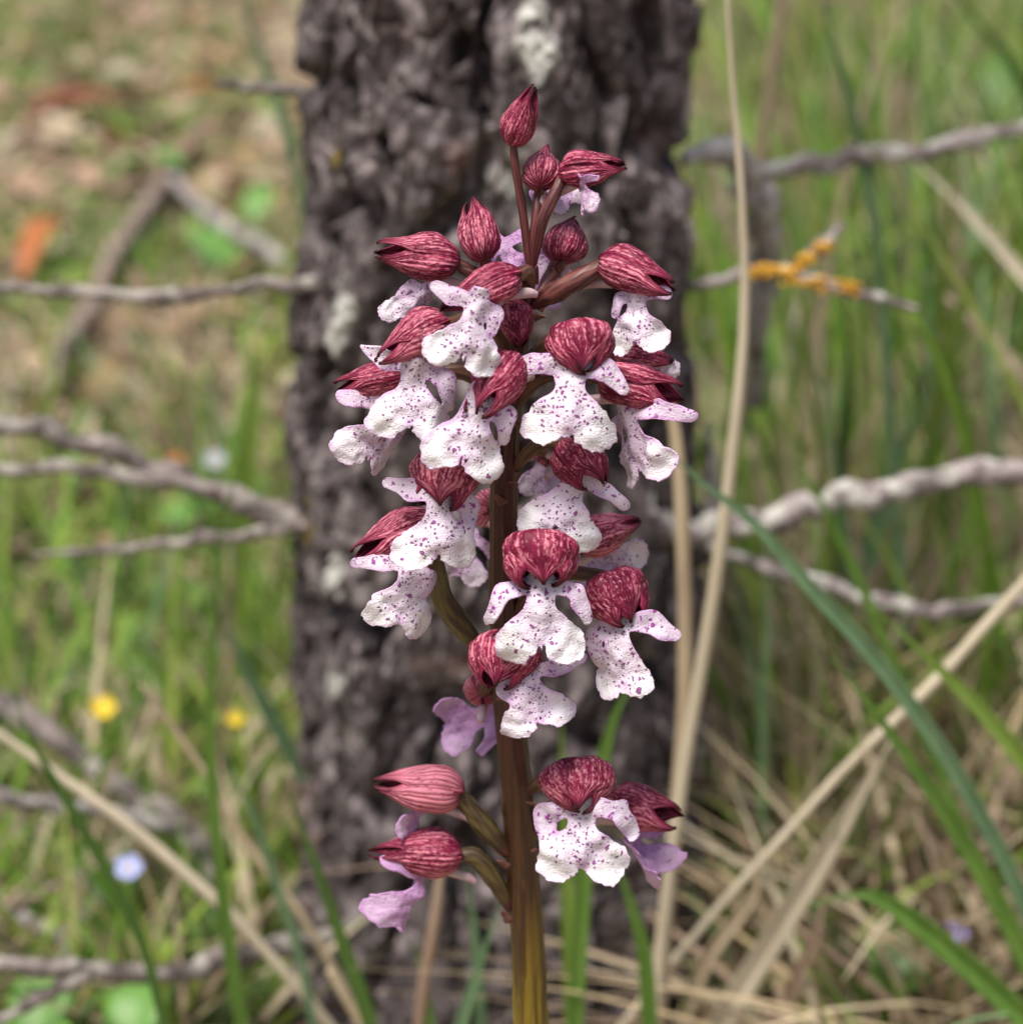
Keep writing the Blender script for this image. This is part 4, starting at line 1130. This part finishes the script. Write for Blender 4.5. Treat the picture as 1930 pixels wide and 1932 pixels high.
# ------------------------------------------------------------------ grass, litter
def blades(n, seed, region, hfun, wfun, colfun, lean=(.1, .6), seg=6, curve=.5, flat=False):
    rg = np.random.default_rng(seed)
    x, y = region(rg, n)
    r = np.hypot(x + .004, y - TY)
    ok = (r > .072) & (np.hypot(x, y - SY) > .05) & ~((np.abs(x + .005) < .085) & (y < .70) & (y > .5) & (rg.random(len(x)) < .97))
    x, y = x[ok], y[ok]; n = len(x)
    h = hfun(rg, x, y); w = wfun(rg, x, y)
    a = rg.uniform(0, 2 * math.pi, n)
    ln = rg.uniform(*lean, n)
    cv = rg.uniform(.1, 1, n) * curve
    t = np.linspace(0, 1, seg)
    dx, dy = np.cos(a), np.sin(a)
    if flat:
        hor = h[:, None] * (t[None] - .5)
        up = np.abs(rg.normal(0, .006, n))[:, None] + .004 * np.sin(math.pi * t)[None] + (rg.normal(0, .12, n)[:, None] * hor)
        up = np.maximum(up, .0)
        side = h[:, None] * cv[:, None] * .3 * (t[None] - .5) ** 2
    else:
        hor = h[:, None] * (ln[:, None] * t[None] + cv[:, None] * t[None] ** 2.2)
        up = h[:, None] * (t[None] - .45 * cv[:, None] * t[None] ** 2.5)
        side = 0
    cx = x[:, None] + dx[:, None] * hor - dy[:, None] * side
    cy = y[:, None] + dy[:, None] * hor + dx[:, None] * side
    cz = gz(x, y)[:, None] + up - (0 if flat else .003)
    b = a + math.pi / 2 + rg.normal(0, .5, n)
    if flat: b = a + math.pi / 2
    prof = np.minimum(1, .5 + t * 2) * np.clip((1 - t) * 2.2, .06, 1)
    if flat: prof = np.clip(np.minimum(t, 1 - t) * 5, .3, 1)
    ww = w[:, None] * .5 * prof[None]
    L = np.stack([cx - np.cos(b)[:, None] * ww, cy - np.sin(b)[:, None] * ww, cz], -1)
    Rr = np.stack([cx + np.cos(b)[:, None] * ww, cy + np.sin(b)[:, None] * ww, cz], -1)
    V = np.stack([L, Rr], 2).reshape(-1, 3)
    base = (np.arange(n) * seg * 2)[:, None] + (np.arange(seg - 1) * 2)[None]
    F = np.stack([base, base + 1, base + 3, base + 2], -1).reshape(-1, 4)
    c = np.repeat(colfun(rg, x, y), seg * 2, 0)
    return V, F, c

def wedge(y0, y1, xa=-1.0, xb=1.0, power=1.0):
    def f(rg, n):
        y = y0 + (y1 - y0) * rg.random(n) ** power
        hw = .225 * (y * .94 + .15) + .03
        x = hw * (xa + (xb - xa) * rg.random(n))
        return x, y
    return f

def beside(y0, y1, w=1.5):                 # ground on either side of the picture
    def f(rg, n):
        y = y0 + (y1 - y0) * rg.random(n); x = rg.uniform(-w, w, n)
        k = np.abs(x) > .225 * (y * .94 + .15)
        return x[k], y[k]
    return f

PAL = {
 'fresh': np.array([[.16, .31, .03], [.22, .38, .05], [.09, .19, .02], [.27, .38, .06], [.17, .29, .12], [.27, .32, .07]]),
 'dry': np.array([[.50, .41, .27], [.38, .28, .19], [.29, .21, .15], [.56, .48, .34], [.42, .33, .19], [.24, .17, .12]]),
}
def pick(kind_p):
    def f(rg, x, y):
        n = len(x)
        p = kind_p(x, y) if callable(kind_p) else np.full(n, kind_p)
        g = rg.random(n) < p
        a = PAL['fresh'][rg.integers(0, 6, n)]; b = PAL['dry'][rg.integers(0, 6, n)]
        c = np.where(g[:, None], a, b) * rg.uniform(.75, 1.25, n)[:, None]
        return c
    return f

def clump(rg, x, y, lo, hi, f=6.0, s=77):
    m = .5 + .5 * fbm(x * f, y * f, None, 3, s)
    return (lo + (hi - lo) * np.clip(m, 0, 1)) * rg.uniform(.5, 1.15, len(x))

def join(parts):
    Vs, Fs, Cs, k = [], [], [], 0
    for V, F, c in parts:
        Vs.append(V); Fs.append(F + k); Cs.append(c); k += len(V)
    return np.vstack(Vs), np.vstack(Fs), np.vstack(Cs)

W1 = lambda rg, x, y: rg.uniform(.0018, .0052, len(x)) * (1 + .5 * (y > 1.2))
green_left = lambda x, y: np.clip(.62 - .25 * sstep(1.2, 2.2, y) + .3 * fbm(x * 4, y * 4, None, 2, 12), .1, .95)
parts = [
 # short sward on the sunny side of the trunk
 blades(5200, 1, wedge(.66, 3.4, -1.1, -.28, 1.5), lambda rg, x, y: clump(rg, x, y, .015, .085) * (1 - .45 * sstep(1.1, 1.9, y)), W1, pick(green_left), (.1, .9)),
 # taller grass on the other side
 blades(7500, 2, wedge(.70, 3.6, .26, 1.1, 1.4), lambda rg, x, y: clump(rg, x, y, .05, .19), W1, pick(lambda x, y: np.clip(.55 + .5 * fbm(x * 5, y * 5, None, 2, 19), .15, .95)), (.02, .5), 7, .45),
 # behind the trunk
 blades(1200, 3, wedge(.82, 3.6, -.3, .3, 1.2), lambda rg, x, y: clump(rg, x, y, .03, .14), W1, pick(.6), (.05, .6)),
 # rim round the trunk foot
 blades(500, 4, wedge(.60, .80, -.5, .75), lambda rg, x, y: rg.uniform(.02, .09, len(x)), W1, pick(.55), (.02, .5)),
 # tall scattered blades
 blades(320, 5, wedge(.74, 1.7, .38, 1.1), lambda rg, x, y: rg.uniform(.15, .34, len(x)), lambda rg, x, y: rg.uniform(.003, .005, len(x)), pick(.8), (.02, .35), 9, .5),
 blades(200, 6, wedge(.72, 1.3, -1.1, -.35), lambda rg, x, y: rg.uniform(.06, .16, len(x)), lambda rg, x, y: rg.uniform(.002, .004, len(x)), pick(.8), (.02, .45), 8, .5),
 # out of the picture, so that the place goes on
 blades(15000, 7, beside(.5, 3.4), lambda rg, x, y: clump(rg, x, y, .03, .12) * np.where(y < .62, .6, 1), W1, pick(.6), (.1, .7)),
 blades(2500, 8, lambda rg, n: (rg.uniform(-4, 4, n), rg.uniform(-.6, 6, n)), lambda rg, x, y: clump(rg, x, y, .02, .09) * np.where(y < .62, .45, 1), W1, pick(.55), (.1, .7)),
]
V, F, c = join(parts)
put('grass', mesh_np('grass', V, F, True, None, None, c), M_GRASS, None, 'mixed green and dry grass growing over the forest floor', 'grass', None, 'stuff')

parts = [
 blades(5200, 11, wedge(.62, 3.2, -1.1, 1.1, 1.5), lambda rg, x, y: rg.uniform(.02, .07, len(x)), lambda rg, x, y: rg.uniform(.0009, .0030, len(x)), pick(.03), (0, .1), 5, .6, True),
 # heap of dry thatch on the tall-grass side
 blades(4500, 13, beside(.5, 3.2), lambda rg, x, y: rg.uniform(.02, .07, len(x)), lambda rg, x, y: rg.uniform(.0009, .0030, len(x)), pick(.03), (0, .1), 5, .6, True),
 blades(1500, 12, wedge(.62, 1.0, .48, 1.15), lambda rg, x, y: rg.uniform(.05, .14, len(x)), lambda rg, x, y: rg.uniform(.0016, .0036, len(x)), pick(.08), (.2, 1.3), 7, .7),
]
V, F, c = join(parts)
put('dry_litter', mesh_np('dry_litter', V, F, True, None, None, c), M_LITTER, None, 'brown and straw coloured dry needles and thatch on the floor', 'litter', None, 'stuff')


def leaflets(n, seed, region, smin_, smax, colfun, mask=None, zr=(.0, .02)):
    rg = np.random.default_rng(seed)
    x, y = region(rg, n)
    ok = (np.hypot(x + .004, y - TY) > .075) & (np.hypot(x, y - SY) > .06)
    if mask is not None: ok &= mask(rg, x, y)
    x, y = x[ok], y[ok]; n = len(x)
    s_ = rg.uniform(smin_, smax, n)
    a = rg.uniform(0, 2 * math.pi, n); el = rg.uniform(-.2, .9, n); rl = rg.normal(0, .5, n)
    d = np.stack([np.cos(a) * np.cos(el), np.sin(a) * np.cos(el), np.sin(el)], -1)
    sd = np.stack([-np.sin(a) * np.cos(rl), np.cos(a) * np.cos(rl), np.sin(rl)], -1)
    nr = np.cross(d, sd)
    c = np.stack([x, y, gz(x, y) + rg.uniform(*zr, n)], -1)
    t = np.array([0, .25, .55, .85, 1.0]); w = np.array([.04, .24, .32, .17, .02]); bend = -.35 * t * t
    V = []
    for q in (-1, 0, 1):
        V.append(c[:, None] + s_[:, None, None] * (d[:, None] * t[None, :, None] + sd[:, None] * (w * q)[None, :, None] + nr[:, None] * (bend + .10 * abs(q) * w * 3)[None, :, None]))
    V = np.stack(V, 2).reshape(-1, 3)
    k = gridfaces(5, 3)
    F = (np.arange(n) * 15)[:, None, None] + k[None]
    return V, F.reshape(-1, 4), np.repeat(colfun(rg, x, y), 15, 0)

def lcol(cols):
    cols = np.array(cols)
    return lambda rg, x, y: cols[rg.integers(0, len(cols), len(x))] * rg.uniform(.7, 1.25, len(x))[:, None]
patchy = lambda f, s, lo: (lambda rg, x, y: fbm(x * f, y * f, None, 3, s) > lo)
GR = [[.17, .30, .05], [.12, .22, .04], [.24, .34, .08], [.22, .27, .06], [.10, .17, .035]]
parts = [
 leaflets(6500, 21, wedge(.68, 3.4, -1.1, -.25, 1.5), .007, .020, lcol(GR), patchy(5, 15, .02)),
 leaflets(2500, 22, wedge(.72, 3.4, .25, 1.1, 1.4), .008, .022, lcol(GR), patchy(5, 16, -.05), (.0, .05)),
 leaflets(6000, 24, beside(.5, 3.4), .007, .020, lcol(GR), patchy(5, 15, .02)),
 leaflets(600, 23, wedge(.82, 3, -.3, .3), .007, .018, lcol(GR)),
]
V, F, c = join(parts)
put('ground_cover', mesh_np('ground_cover', V, F, True, None, None, c), M_GRASS, None, 'low small-leaved green ground cover in patches on the floor', 'ground cover', None, 'stuff')
DR = [[.38, .28, .19], [.30, .20, .14], [.44, .35, .24], [.34, .23, .18], [.46, .40, .29], [.22, .15, .09], [.36, .24, .13]]
parts = [
 leaflets(3200, 31, wedge(.66, 3.4, -1.1, 1.1, 1.6), .010, .030, lcol(DR), None, (.001, .012)),
 leaflets(3500, 33, beside(.5, 3.4), .010, .030, lcol(DR), None, (.001, .012)),
 leaflets(700, 32, wedge(1.2, 3.4, -1.1, -.3, 1.2), .015, .045, lcol(DR), None, (.001, .012)),
]
V, F, c = join(parts)
put('leaf_litter', mesh_np('leaf_litter', V, F, True, None, None, c), M_LITTER, None, 'curled brown and pinkish dead leaf litter on the floor', 'litter', None, 'stuff')
